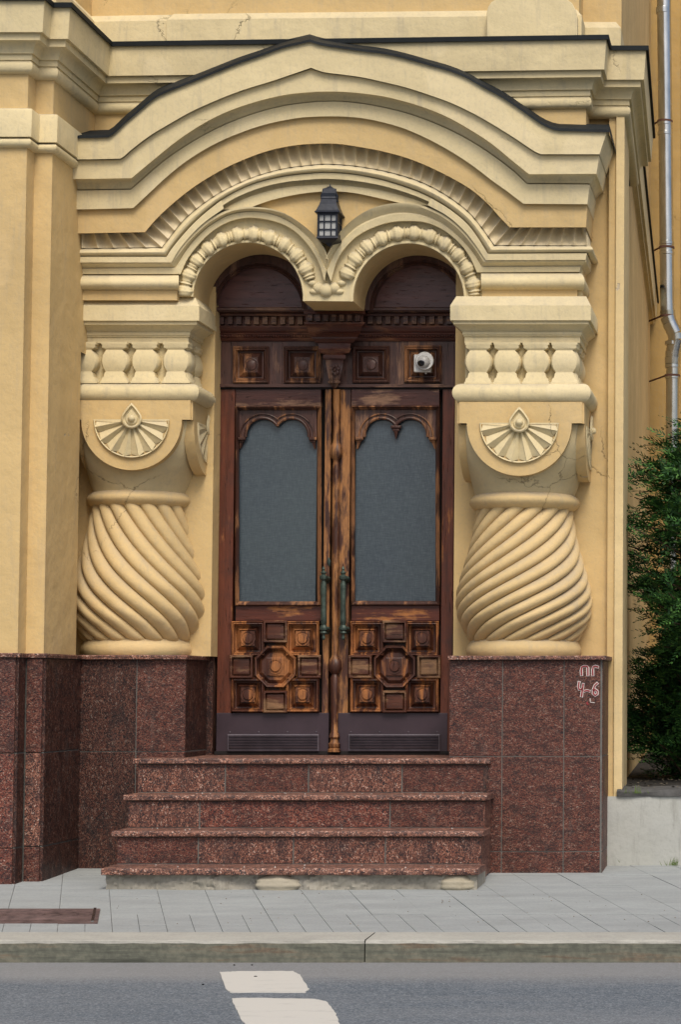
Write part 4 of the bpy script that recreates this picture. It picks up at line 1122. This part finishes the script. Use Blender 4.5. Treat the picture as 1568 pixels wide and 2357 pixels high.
def leaf(l, r, mid, fl, ft, fr_, fb, gl, gr_, low, kick, vent, handle, pendant, hinge):
    yl = YD+.0
    bm = NB()
    # stiles and rails as separate boards, one mesh; material per board
    top, bot = 896, 1731
    def bd(a, b, c, d, y, mi): pbox(bm, a, b, c, d, y, yl+.06, mi)
    bd(l, top, fl, bot, yl-.0, 0); bd(fr_, top, r, bot, yl-.0, 1)
    bd(fl+1, top, fr_-1, ft, yl-.002, 2); bd(fl+1, fb, fr_-1, low[1], yl-.002, 3); bd(fl+1, low[3], fr_-1, bot, yl+.002, 3)
    lf = obj('door_leaf', bm, [W_STILE if hinge == 'l' else W_ASTR, W_ASTR if hinge == 'l' else W_STILE, W_TOPH, W_RAILH], bld, None, .002)
    bm = NB(); pbox(bm, gl-5, ft+6, gr_+5, fb-4, yl+.03, yl+.045)
    obj('glass_pane', bm, GLASS, lf)
    bm = NB(); rect_ring(bm, fl, ft, fr_, fb, [(0, yl+.01), (0, yl-.018), (2, yl-.026), (4, yl-.020), (5, yl-.010), (7, yl-.006), (9, yl+.004), (10, yl+.032)], cap=False)
    obj('pane_moulding', bm, W_MOULD, lf, 30)
    # tracery: two little arches
    xa, xb = gl-3, gr_+3; xm = (xa+xb)/2; ty = ft+12; sp = 1008
    hw = (xm-xa)/2
    ra = hw-5
    A1 = [(xm-73, sp)] + [(xm-33+40*math.cos(R(a)), 1004-40*math.sin(R(a))) for a in range(180, 35, -8)] + [(xm-1, 983)]
    A2 = [(2*xm-x, y_) for x, y_ in reversed(A1)]
    bm = NB()
    inner = A1+A2
    # plate above arches
    poly = inner + [(xb, sp), (xb, ty-6), (xa, ty-6), (xa, sp)]
    prism(bm, pp(poly, yl+.010), yl+.010, yl+.032, 1, 0)
    # raised arch ribs
    for A in (A1, A2):
        q = spline(A, 40)
        tube(bm, [P(x, y_-2.0, yl+.003) for x, y_ in q], .0095, 8)
        q2 = []
        cx_ = xm-33 if A is A1 else xm+33
        q2 = [(cx_+(x-cx_)*1.30, 1004+(y_-1004)*1.28) for x, y_ in q if (x < xm-6 if A is A1 else x > xm+6)]
        tube(bm, [P(min(max(x, xa+1), xb-1), max(y_, ty-3), yl+.006) for x, y_ in q2], .005, 8)
    # corbels
    for cxx, s in ((xa+9, 1), (xb-9, -1)):
        rect_ring(bm, cxx-9, sp-2, cxx+9, sp+5, [(0, yl+.03), (0, yl-.012), (1.5, yl-.016)])
        rect_ring(bm, cxx-7, sp+5, cxx+6, sp+9, [(0, yl+.03), (0, yl-.004), (1, yl-.006)])
        q = [P(cxx-5*s, sp+9, yl+.0), P(cxx+3*s, sp+9, yl+.0), P(cxx-3*s, sp+24, yl+.012), P(cxx-6*s, sp+26, yl+.015)]
        v = [bm.verts.new(p) for p in q]; v2 = [bm.verts.new(p+Vector((0, .03, 0))) for p in q]
        bm.faces.new(v)
        for k in range(4): bm.faces.new((v[k], v[(k+1)%4], v2[(k+1)%4], v2[k]))
    if pendant:
        rect_ring(bm, xm-12, 979, xm+12, 986, [(0, yl+.03), (0, yl-.012), (2, yl-.016)])
        rect_ring(bm, xm-8, 986, xm+8, 992, [(0, yl+.03), (0, yl-.006), (1, yl-.008)])
        bm2 = [(5.5, 992), (4.5, 998), (3, 1003), (.6, 1011)]
        loft(bm, [[P(xm+w_*math.cos(a*math.pi/4), py, yl+.006-.012*w_/5*math.sin(a*math.pi/4)) for a in range(8)] for w_, py in bm2], closed=True, capends=True)
    obj('tracery', bm, [W_MOULD, W_DARK], lf, 35)
    # lower carved panel
    a, t, c, b = low
    bm = NB(); pbox(bm, a+2, t+2, c-2, b-2, yl+.026, yl+.055)
    W_, Hh = c-a, b-t
    cp = obj('carved_panel', bm, W_WORN, lf)
    sq = .385
    mw = W_*.245; mh = Hh*.245
    corners = [(a, t, a+W_*sq, t+Hh*sq), (c-W_*sq, t, c, t+Hh*sq), (a, b-Hh*sq, a+W_*sq, b), (c-W_*sq, b-Hh*sq, c, b)]
    for (x0, y0, x1, y1) in corners:
        bm = NB(); rect_ring(bm, x0+1, y0+1, x1-1, y1-1, [(0, yl+.015), (0, yl-.020), (2, yl-.028), (4, yl-.022), (6, yl-.024), (7, yl-.004), (9, yl+.020), (12, yl+.022), (14, yl+.018), (20, yl-.010), (20.5, yl+.004), (22.5, yl+.004), (23, yl-.018)])
        obj('corner_coffer', bm, W_WORN, lf, 20)
    cxm, cym = (a+c)/2, (t+b)/2
    sides = [(cxm-mw/2, t, cxm+mw/2, t+Hh*.235), (cxm-mw/2, b-Hh*.235, cxm+mw/2, b), (a, cym-mh/2, a+W_*.235, cym+mh/2), (c-W_*.235, cym-mh/2, c, cym+mh/2)]
    for (x0, y0, x1, y1) in sides:
        bm = NB(); rect_ring(bm, x0-3, y0-1, x1+3, y1+1, [(0, yl+.015), (0, yl-.024), (2, yl-.036), (5, yl-.036), (6, yl-.012), (8, yl-.008), (9, yl-.020), (11, yl-.022)])
        obj('side_coffer', bm, W_WORN2, lf, 20)
    bm = NB()
    ro = W_*.24
    poly_ring(bm, cxm, cym, 8, [(ro+3, yl+.015), (ro+3, yl-.02), (ro+1, yl-.034), (ro-3, yl-.032), (ro-5, yl+.004), (ro-8, yl+.010), (ro-16, yl-.008)], R(22.5))
    rect_ring(bm, cxm-20, cym-21, cxm+20, cym+21, [(0, yl), (0, yl-.016), (2, yl-.018), (4, yl-.018)])
    obj('octagon', bm, W_WORN, lf, 20)
    for (x0, y0, x1, y1) in corners+[(cxm-20, cym-20, cxm+20, cym+20)]:
        cx_, cy_ = (x0+x1)/2, (y0+y1)/2
        bm = NB(); poly_ring(bm, cx_, cy_, 28, [(17, yl-.012), (17, yl-.022), (15.5, yl-.022), (15, yl+.006), (12, yl+.006), (11.6, yl-.024), (10.6, yl-.028), (5, yl-.029)])
        obj('round_boss', bm, W_WORN, lf, 40)
    # kick plate with vent
    bm = NB(); pbox(bm, kick[0], kick[1], kick[2], kick[3], yl-.005, yl+.02)
    kp = obj('kick_plate', bm, PLATE, lf, None, .002)
    bm = NB(); x0, y0, x1, y1 = vent; n = 5
    rect_ring(bm, x0, y0, x1, y1, [(0, yl), (0, yl-.022), (2, yl-.024)])
    for k in range(n):
        p0 = y0+3+(y1-y0-8)*k/n; p1 = y0+3+(y1-y0-8)*(k+.62)/n
        loft(bm, [[P(x0+3, p0, yl-.022), P(x1-3, p0, yl-.022)], [P(x0+3, p0, yl-.040), P(x1-3, p0, yl-.040)], [P(x0+3, p1, yl-.034), P(x1-3, p1, yl-.034)], [P(x0+3, p1, yl-.022), P(x1-3, p1, yl-.022)]])
    obj('vent', bm, SLATM, lf)
    for k in range(4):
        bm = NB(); ball(bm, P(x0+6+(x1-x0-12)*k/3, y0-5, yl-.006), .005, 8, (1, .5, 1)); obj('screw', bm, SLATM, lf, 60)
    # handle
    hx_ = handle; yh = yl-.075
    rows = []
    prof = [(.3,1303),(2.5,1306),(4,1310),(2.5,1313),(4,1315),(7,1318),(5,1321),(4.5,1323),(9,1326),(9.5,1331),(8,1334),(5,1336),(5.5,1340),(7,1346),(7,1360),(6.2,1385),(6.2,1400),(7.2,1425),(7,1434),(5.5,1438),(8,1441),(10,1446),(9,1450),(6,1452),(8,1455),(8,1457),(4,1460),(3,1463),(4.5,1467),(3.5,1471),(.5,1474)]
    bm = NB()
    loft(bm, [[P(hx_+w_*math.cos(a*math.pi/7), py, yh-w_/400*math.sin(a*math.pi/7)) for a in range(14)] for w_, py in prof], closed=True, capends=True)
    hd = obj('handle', bm, BRONZE, lf, 40)
    for py in (1330, 1446):
        bm = NB(); tube(bm, [P(hx_, py, yh), P(hx_+5, py, yh-.005), P(hx_+11, py+1, yh+.02), P(hx_+12, py+5, yh+.055), P(hx_+8, py+8, yl)], [.012, .012, .012, .012, .016], 10)
        obj('handle_bracket', bm, BRONZE, hd, 50)
    return lf
lf1 = leaf(497, 763, 0, 541, 935, 740, 1394, 550, 726, (531,1429,736,1640), (497,1641,757,1731), (523,1690,734,1729), 745, False, 'l')
leaf(775, 1047, 0, 808, 934, 1013, 1393, 821, 1003, (805,1429,1012,1640), (777,1641,1031,1731), (802,1690,1013,1729), 790, True, 'r')
bm = NB(); tube(bm, [P(757, 1284, YD-.004), P(756, 1290, YD-.008), P(757, 1297, YD-.008), P(759, 1302, YD-.004)], .006, 8); poly_ring(bm, 757, 1293, 16, [(7, YD), (7, YD-.006), (5, YD-.008)], asp=.6)
obj('keyhole_plate', bm, BRONZE, lf1, 40)
bm = NB()   # cover strip between the leaves
def rod(prof, cx_=lambda py: 775-(py-896)*.0065, y0=YD-.012):
    loft(bm, [[P(cx_(py)+w_*math.cos(a*math.pi/9), py, y0-w_/400*1.1*math.sin(a*math.pi/9)) for a in range(18)] for w_, py in prof], closed=True, capends=True)
rod([(9,896),(8,900),(8,960),(7.5,1010),(8,1018),(12,1026),(15,1034),(15.5,1042),(13,1052),(8,1057),(7,1062),(8.5,1075),(8.5,1300),(8,1480),(7.5,1505),(8,1513),(14,1520),(16,1530),(15,1542),(9,1549),(7,1552),(8,1556),(10,1560),(9.5,1600),(7.5,1660),(8,1685),(12,1692),(13,1697),(9,1700),(10,1708),(14,1712),(14,1718),(11,1722),(15,1725),(15,1731)])
pbox(bm, 762, 896, 780, 1729, YD-.012, YD+.03)
obj('astragal', bm, W_ASTR, lf1, 40)
bm = NB(); pbox(bm, DL-8, 690, DL, 1732, YD-.012, YD+.08)
obj('door_frame', bm, W_DARK, bld)
bm = NB(); box(bm, xr3-.02, P(489, 1650, YD-.02).x, YD-.02, YD+.1, .4, zc2+.018); obj('plinth', bm, GR[1], bld)
bm = NB(); pbox(bm, DL-4, 1729, DR+8, 1737, YD-.01, YD+.05); obj('threshold', bm, GAP, bld)
bm = NB(); box(bm, P(480,1000,YD+.09).x, P(1090,1000,YD+.09).x, YD+.062, YD+.119, .5, P(784,590,YD).z); obj('door_backing', bm, GAP, bld)

# ------------------------------------------------------------------ lantern
ln = thing('wall_lantern', 'black metal wall lantern with small square panes above the door between the arches', 'lantern', tuple(P(752, 565, YP-.012)))
yf_ = YP-.15; yb_ = YP-.02; cyw = (yf_+yb_)/2; cx0 = P(753.5, 520, yf_)
def sqring(bm, w_, z, d=None):
    d = d if d is not None else w_
    return [(cx0.x-w_, cyw-d, z), (cx0.x+w_, cyw-d, z), (cx0.x+w_, cyw+d, z), (cx0.x-w_, cyw+d, z)]
def lz(py): return P(753, py, cyw).z
bm = NB()
hs = 1/392
rows = [sqring(bm, w_*hs, lz(py)) for w_, py in ((24,496),(29,495),(29,493),(26,489),(20,474),(17,462),(17.5,460),(16,456),(16.5,448),(14,443),(12,436),(6,434),(6,431),(3,430))]
loft(bm, rows, closed=True, capends=True)
lroof = obj('roof', bm, IRON, ln, None, .002)
bm = NB(); lathe(bm, cx0.x, cyw, [(.004, lz(432)), (.009, lz(430)), (.005, lz(428.5)), (.003, lz(426)), (.001, lz(424))], 10)
for sx_ in (-1, 1):
    tube(bm, [(cx0.x+sx_*hs*w_, cyw-.02, lz(py)) for w_, py in ((3,434),(14,438),(14,446),(18,452),(16,460),(19,468))], [.004,.006,.009,.006,.009,.004], 8)
obj('finial', bm, IRON, lroof, 50)
bm = NB(); w_ = 23.5*hs
z0, z1 = lz(551), lz(496)
for sx_ in (-1, 1):
    for sy_ in (-1, 1):
        box(bm, *sorted((cx0.x+sx_*w_, cx0.x+sx_*(w_-.012))), *sorted((cyw+sy_*w_, cyw+sy_*(w_-.012))), z0, z1)
for k in range(4):
    z = z0+(z1-z0)*k/3; h_ = .0035 if k in (1, 2) else .010
    for sy_ in (-1, 1): box(bm, cx0.x-w_+.004, cx0.x+w_-.004, *sorted((cyw+sy_*(w_-.002), cyw+sy_*(w_-.008))), z-h_, z+h_)
    for sx_ in (-1, 1): box(bm, *sorted((cx0.x+sx_*(w_-.002), cx0.x+sx_*(w_-.008))), cyw-w_+.004, cyw+w_-.004, z-h_*.97, z+h_*.97)
for k in (1, 2):
    x = cx0.x-w_+2*w_*k/3
    box(bm, x-.0035, x+.0035, cyw-w_+.0015, cyw-w_+.007, z0, z1); 
    yv = cyw-w_+2*w_*k/3
    for sx_ in (-1, 1): box(bm, *sorted((cx0.x+sx_*(w_-.0015), cx0.x+sx_*(w_-.007))), yv-.0035, yv+.0035, z0, z1)
lb = obj('cage', bm, IRON, ln)
bm = NB(); q = w_-.009; box(bm, cx0.x-q, cx0.x+q, cyw-q, cyw+q, z0+.004, z1-.004)
obj('glass', bm, FROST, lb)
bm = NB(); loft(bm, [sqring(bm, v_*hs, lz(py)) for v_, py in ((24,549),(25,553),(21,556),(8,562),(3,567),(.5,568))], closed=True, capends=True)
obj('bottom_cap', bm, IRON, ln)
bm = NB(); box(bm, cx0.x-.025, cx0.x+.025, cyw+w_-.01, YP-.01, lz(545), lz(440)); obj('back_plate', bm, IRON, ln)
fixp(ln)

# ------------------------------------------------------------------ dome camera
cm = thing('security_camera', 'small white round security camera on the square panel at the top right of the door', 'security camera', tuple(P(976, 835, YD-.03)))
bm = NB(); pbox(bm, 953, 816, 993, 856, YD-.062, YD-.025); obj('mounting_plate', bm, CAMW, cm, None, .004)
bm = NB(); c0 = P(978, 831, YD-.06)
poly_ring(bm, 978, 831, 32, [(21, YD-.055), (21.5, YD-.085), (19.5, YD-.095), (17, YD-.095)]); obj('housing', bm, CAMW, cm, 40)
bm = NB(); ball(bm, P(976, 833, YD-.09), 15.5/377, 24, (1, .8, 1)); eye = obj('eyeball', bm, simple('camera_grey', (.42, .42, .41), .35, 0, 20, .0003, .05), cm, 60)
bm = NB()
d_ = Vector((-.35, -.85, -.35)).normalized(); ctr = P(976, 833, YD-.09)+d_*.030
rot = d_.to_track_quat('Z', 'Y').to_matrix()
loft(bm, [[ctr+rot@Vector((r_*math.cos(a*math.pi/12)*1.25, r_*math.sin(a*math.pi/12), h_)) for a in range(24)] for r_, h_ in ((.017, -.005), (.018, .006), (.014, .009), (.003, .0095))], closed=True, capends=True)
obj('lens', bm, BLACKG, eye, 40)
bm = NB(); tube(bm, [P(981, 856, YD-.04), P(981, 861, YD-.04)], .006, 8); obj('cable_gland', bm, CAMW, cm, 40)
fixp(cm)

# ------------------------------------------------------------------ right side: low wall, yard, pipe, neighbour, trees
YWW = .355
zt_ = P(1480, 1833, YWW).z
bm = NB(); nx, nz = 70, 14; rows = []
xa = P(1392, 1900, YWW).x; xb = 12.0
for i in range(nz+1):
    z = -.06+(zt_+.06)*i/nz
    rows.append([(xa+(1.2*j/50 if j <= 50 else 1.2+(xb-xa-1.2)*(j-50)/20), YWW+rnd.uniform(-.002, .002), z) for j in range(nx+1)])
loft(bm, rows); box(bm, xa, xb, YWW+.012, YWW+.30, -.06, zt_-.002)
obj('low_wall', bm, WHITEW, None, 40, label='low whitewashed concrete retaining wall right of the granite plinth', category='wall')
bm = NB(); rows = []
xk = P(1421, 1820, YWW).x
for j in range(61):
    x = xk+(j/60)**1.6*(12-xk); h1 = zt_+.038+rnd.uniform(-.005, .005)
    rows.append([(x, YWW-.012+rnd.uniform(-.006, .006), zt_+.002), (x, YWW-.014+rnd.uniform(-.006, .006), h1-.012), (x, YWW+.01, h1), (x, YWW+.4, h1+.004)])
vr = loft(bm, rows); bm.faces.new(vr[0])
obj('wall_coping', bm, KERBD, None, 50, label='rough dark asphalt edging on top of the low white wall', category='edging')
bm = NB(); v = [bm.verts.new(p) for p in ((XC-1.2, YWW+.2, zt_+.036), (12, YWW+.2, zt_+.036), (12, 9.5, zt_+.05), (XC-1.2, 9.5, zt_+.05))]; bm.faces.new(v)
obj('yard', bm, SOIL, kind='structure')
# leaf litter in the yard
bm = NB()
for k in range(500):
    x = rnd.uniform(XC-.05, XC+1.2); y = rnd.uniform(YWW+.05, 5); s = rnd.uniform(.004, .014); a = rnd.uniform(0, 6.3); z = zt_+.045
    v = [bm.verts.new((x+s*math.cos(a+b), y+s*1.6*math.sin(a+b), z+rnd.uniform(0, .01))) for b in (0, 1.7, 3.4, 5)]; bm.faces.new(v)
obj('leaf_litter', bm, simple('dry_leaves', (.12, .10, .07), .9, 0, 20, .001, .6), kind='stuff', label='dry leaves and rubbish lying in the dark yard behind the low wall')
bm = NB()
for px, py, n in ((1552, 1992, 26), (1463, 1826, 14), (1395, 1985, 8)):
    for k in range(n):
        p = P(px, py, YWW-.02); x = p.x+rnd.gauss(0, .03); z = p.z+.0; h_ = rnd.uniform(.02, .06)
        dx = rnd.uniform(-.02, .02); v = [bm.verts.new(q) for q in ((x-.002, p.y, z), (x+.002, p.y, z), (x+dx, p.y-.01, z+h_))]; bm.faces.new(v)
obj('weeds', bm, GRASS, kind='stuff', label='thin green weeds growing at the foot of the low white wall')
# neighbour building across the back
nb = thing('neighbouring_building', 'deep ochre building wall far behind the drainpipe on the right', 'building', (3, YC+SL, 0))
bm = NB(); ynb = YC+SL-.0
box(bm, XC-1.0, P(1486, 100, ynb-.02).x+.35, ynb+.06, ynb+3, 0, ZTOP)
box(bm, XC-1.2, 12, ynb+.22, ynb+3, 0, ZTOP-.02)
obj('wall', bm, BACKO, nb)
fixp(nb)
# drainpipe
dp = thing('drainpipe', 'shiny galvanised metal drainpipe with an elbow, right of the side wall', 'drainpipe', tuple(P(1545, 1500, 7.6)))
yp = 7.6
bm = NB()
def pcx(py): return 1528+(py)*.014
pathp = [P(1526, -160, yp), P(1529.5, 0, yp), P(1533, 300, yp), P(1537, 690, yp), P(1538, 722, yp)]
rad = 16.5*(12+yp)/F
tube(bm, pathp, rad, 24)
tube(bm, [P(1553, 812, yp), P(1550, 835, yp), P(1549, 1000, yp), P(1546, 1300, yp), P(1541, 1690, yp)], rad*.95, 24)
pm = obj('pipe', bm, ZINC, dp, 40)
bm = NB()
el = spline([(1538,716),(1540,735),(1549,755),(1556,770),(1557,785),(1552,805),(1549,825),(1549,838)], 10)
for i in range(len(el)-1):
    a = P(*el[i], yp-.0); b = P(*el[i+1], yp-.0)
    tube(bm, [a, b], [rad*1.10, rad*1.04], 20)
obj('elbow', bm, ZINC, dp, 40)
for py in (22, 28, 285, 308, 560, 583, 790, 843, 868, 1075):
    bm = NB(); p = P(pcx(py) if py < 720 else 1549, py, yp)
    lathe(bm, p.x, p.y, [(rad*1.0, p.z-.018), (rad*1.07, p.z-.014), (rad*1.07, p.z+.014), (rad, p.z+.018)], 24); obj('joint_ring', bm, ZINC, dp, 40)
RUST = simple('rusty_bracket', (.10, .045, .03), .8)
for py in (280, 570, 728, 865):
    bm = NB(); p = P(pcx(py) if py < 740 else 1549, py, yp)
    lathe(bm, p.x, p.y, [(rad*1.0, p.z-.01), (rad*1.10, p.z-.01), (rad*1.10, p.z+.01), (rad, p.z+.01)], 24)
    tube(bm, [p-Vector((rad, 0, 0)), p-Vector((rad+.17, -.35, .0))], .009, 8)
    obj('bracket', bm, RUST, dp)
fixp(dp)
# conifers
def conifer(cx, cy, z0, z1, rad, n, label, seed, loc_z, nl=46):
    rn = random.Random(seed)
    root = thing('conifer', label, 'tree', (cx, cy, loc_z), 'dark conifers growing in the yard')
    bm = NB(); tube(bm, [(cx, cy, loc_z-.05), (cx+.02, cy, (z0+z1)/2), (cx, cy+.02, z1-.2)], [.06, .045, .012], 10)
    limbs = []
    for k in range(nl):
        z = z0+(z1-z0)*rn.random()**.9; a = rn.uniform(0, 6.283); t = (z-z0)/(z1-z0)
        rr = rad*(min(1, .62+t*1.5) if t < .28 else 1-.75*((t-.28)/.72)**1.4)*rn.uniform(.72, 1.12)
        e = Vector((cx+rr*math.cos(a), cy+rr*math.sin(a), z+rn.uniform(-.05, .22)))
        limbs.append((Vector((cx, cy, z-.05)), e))
        tube(bm, [(cx, cy, z-.08), ((cx+e.x)/2, (cy+e.y)/2, z-.03), e], [.014, .009, .003], 5)
    obj('trunk', bm, BARK, root, 60)
    bm = NB()
    # flat feathery sprays along each limb
    for s, e in limbs:
        L = (e-s).length
        for k in range(n):
            t = rn.uniform(.25, 1.06); c = s.lerp(e, t)+Vector((rn.gauss(0, .05), rn.gauss(0, .05), rn.gauss(0, .05)))
            d = ((e-s).normalized()+Vector((rn.gauss(0, .45), rn.gauss(0, .45), rn.gauss(.05, .4)))).normalized()
            up = Vector((rn.gauss(0, .5), rn.gauss(0, .5), 1)).normalized(); sd = d.cross(up)
            if sd.length < .1: continue
            sd.normalize(); ln_ = rn.uniform(.08, .17)
            # spine and 5 pairs of leaflets
            prev = c
            for j in range(6):
                q = c+d*ln_*j/5+Vector((0, 0, -.02*(j/5)**2)); wv = .036*(1-j/7)
                for sg in (-1, 1):
                    tip = q+sd*sg*wv*rn.uniform(.8, 1.3)+d*wv*.9+up*rn.uniform(-.006, .006)
                    b0 = q-d*.005; b1 = q+d*.007
                    vv = [bm.verts.new(p) for p in (b0, b1+sd*sg*wv*.45+d*.008, tip, b0+sd*sg*wv*.5)]
                    bm.faces.new(vv)
    obj('crown', bm, LEAF, root)
    fixp(root)
gz = zt_+.04
conifer(2.30, 1.35, 1.30, 2.80, .82, 56, 'bushy dark green conifer at the right edge behind the low white wall', 11, gz, 150)
conifer(2.12, 2.0, .40, 1.55, .64, 46, 'low conifer added to fill the shadow beneath the larger conifer at the right edge', 12, gz, 120)  # added to cover the lit wall where deep shade belongs
conifer(2.2, 5.6, .45, 1.8, .85, 22, 'small conifer added to darken the back of the yard against the ochre wall', 13, gz, 80)  # added growth that blocks light from the rear of the yard
conifer(3.9, 2.2, .5, 4.6, 1.3, 16, 'tall unseen conifer added further right in the yard to block the sky', 14, gz, 170)  # stands out of frame; added to keep skylight off the yard
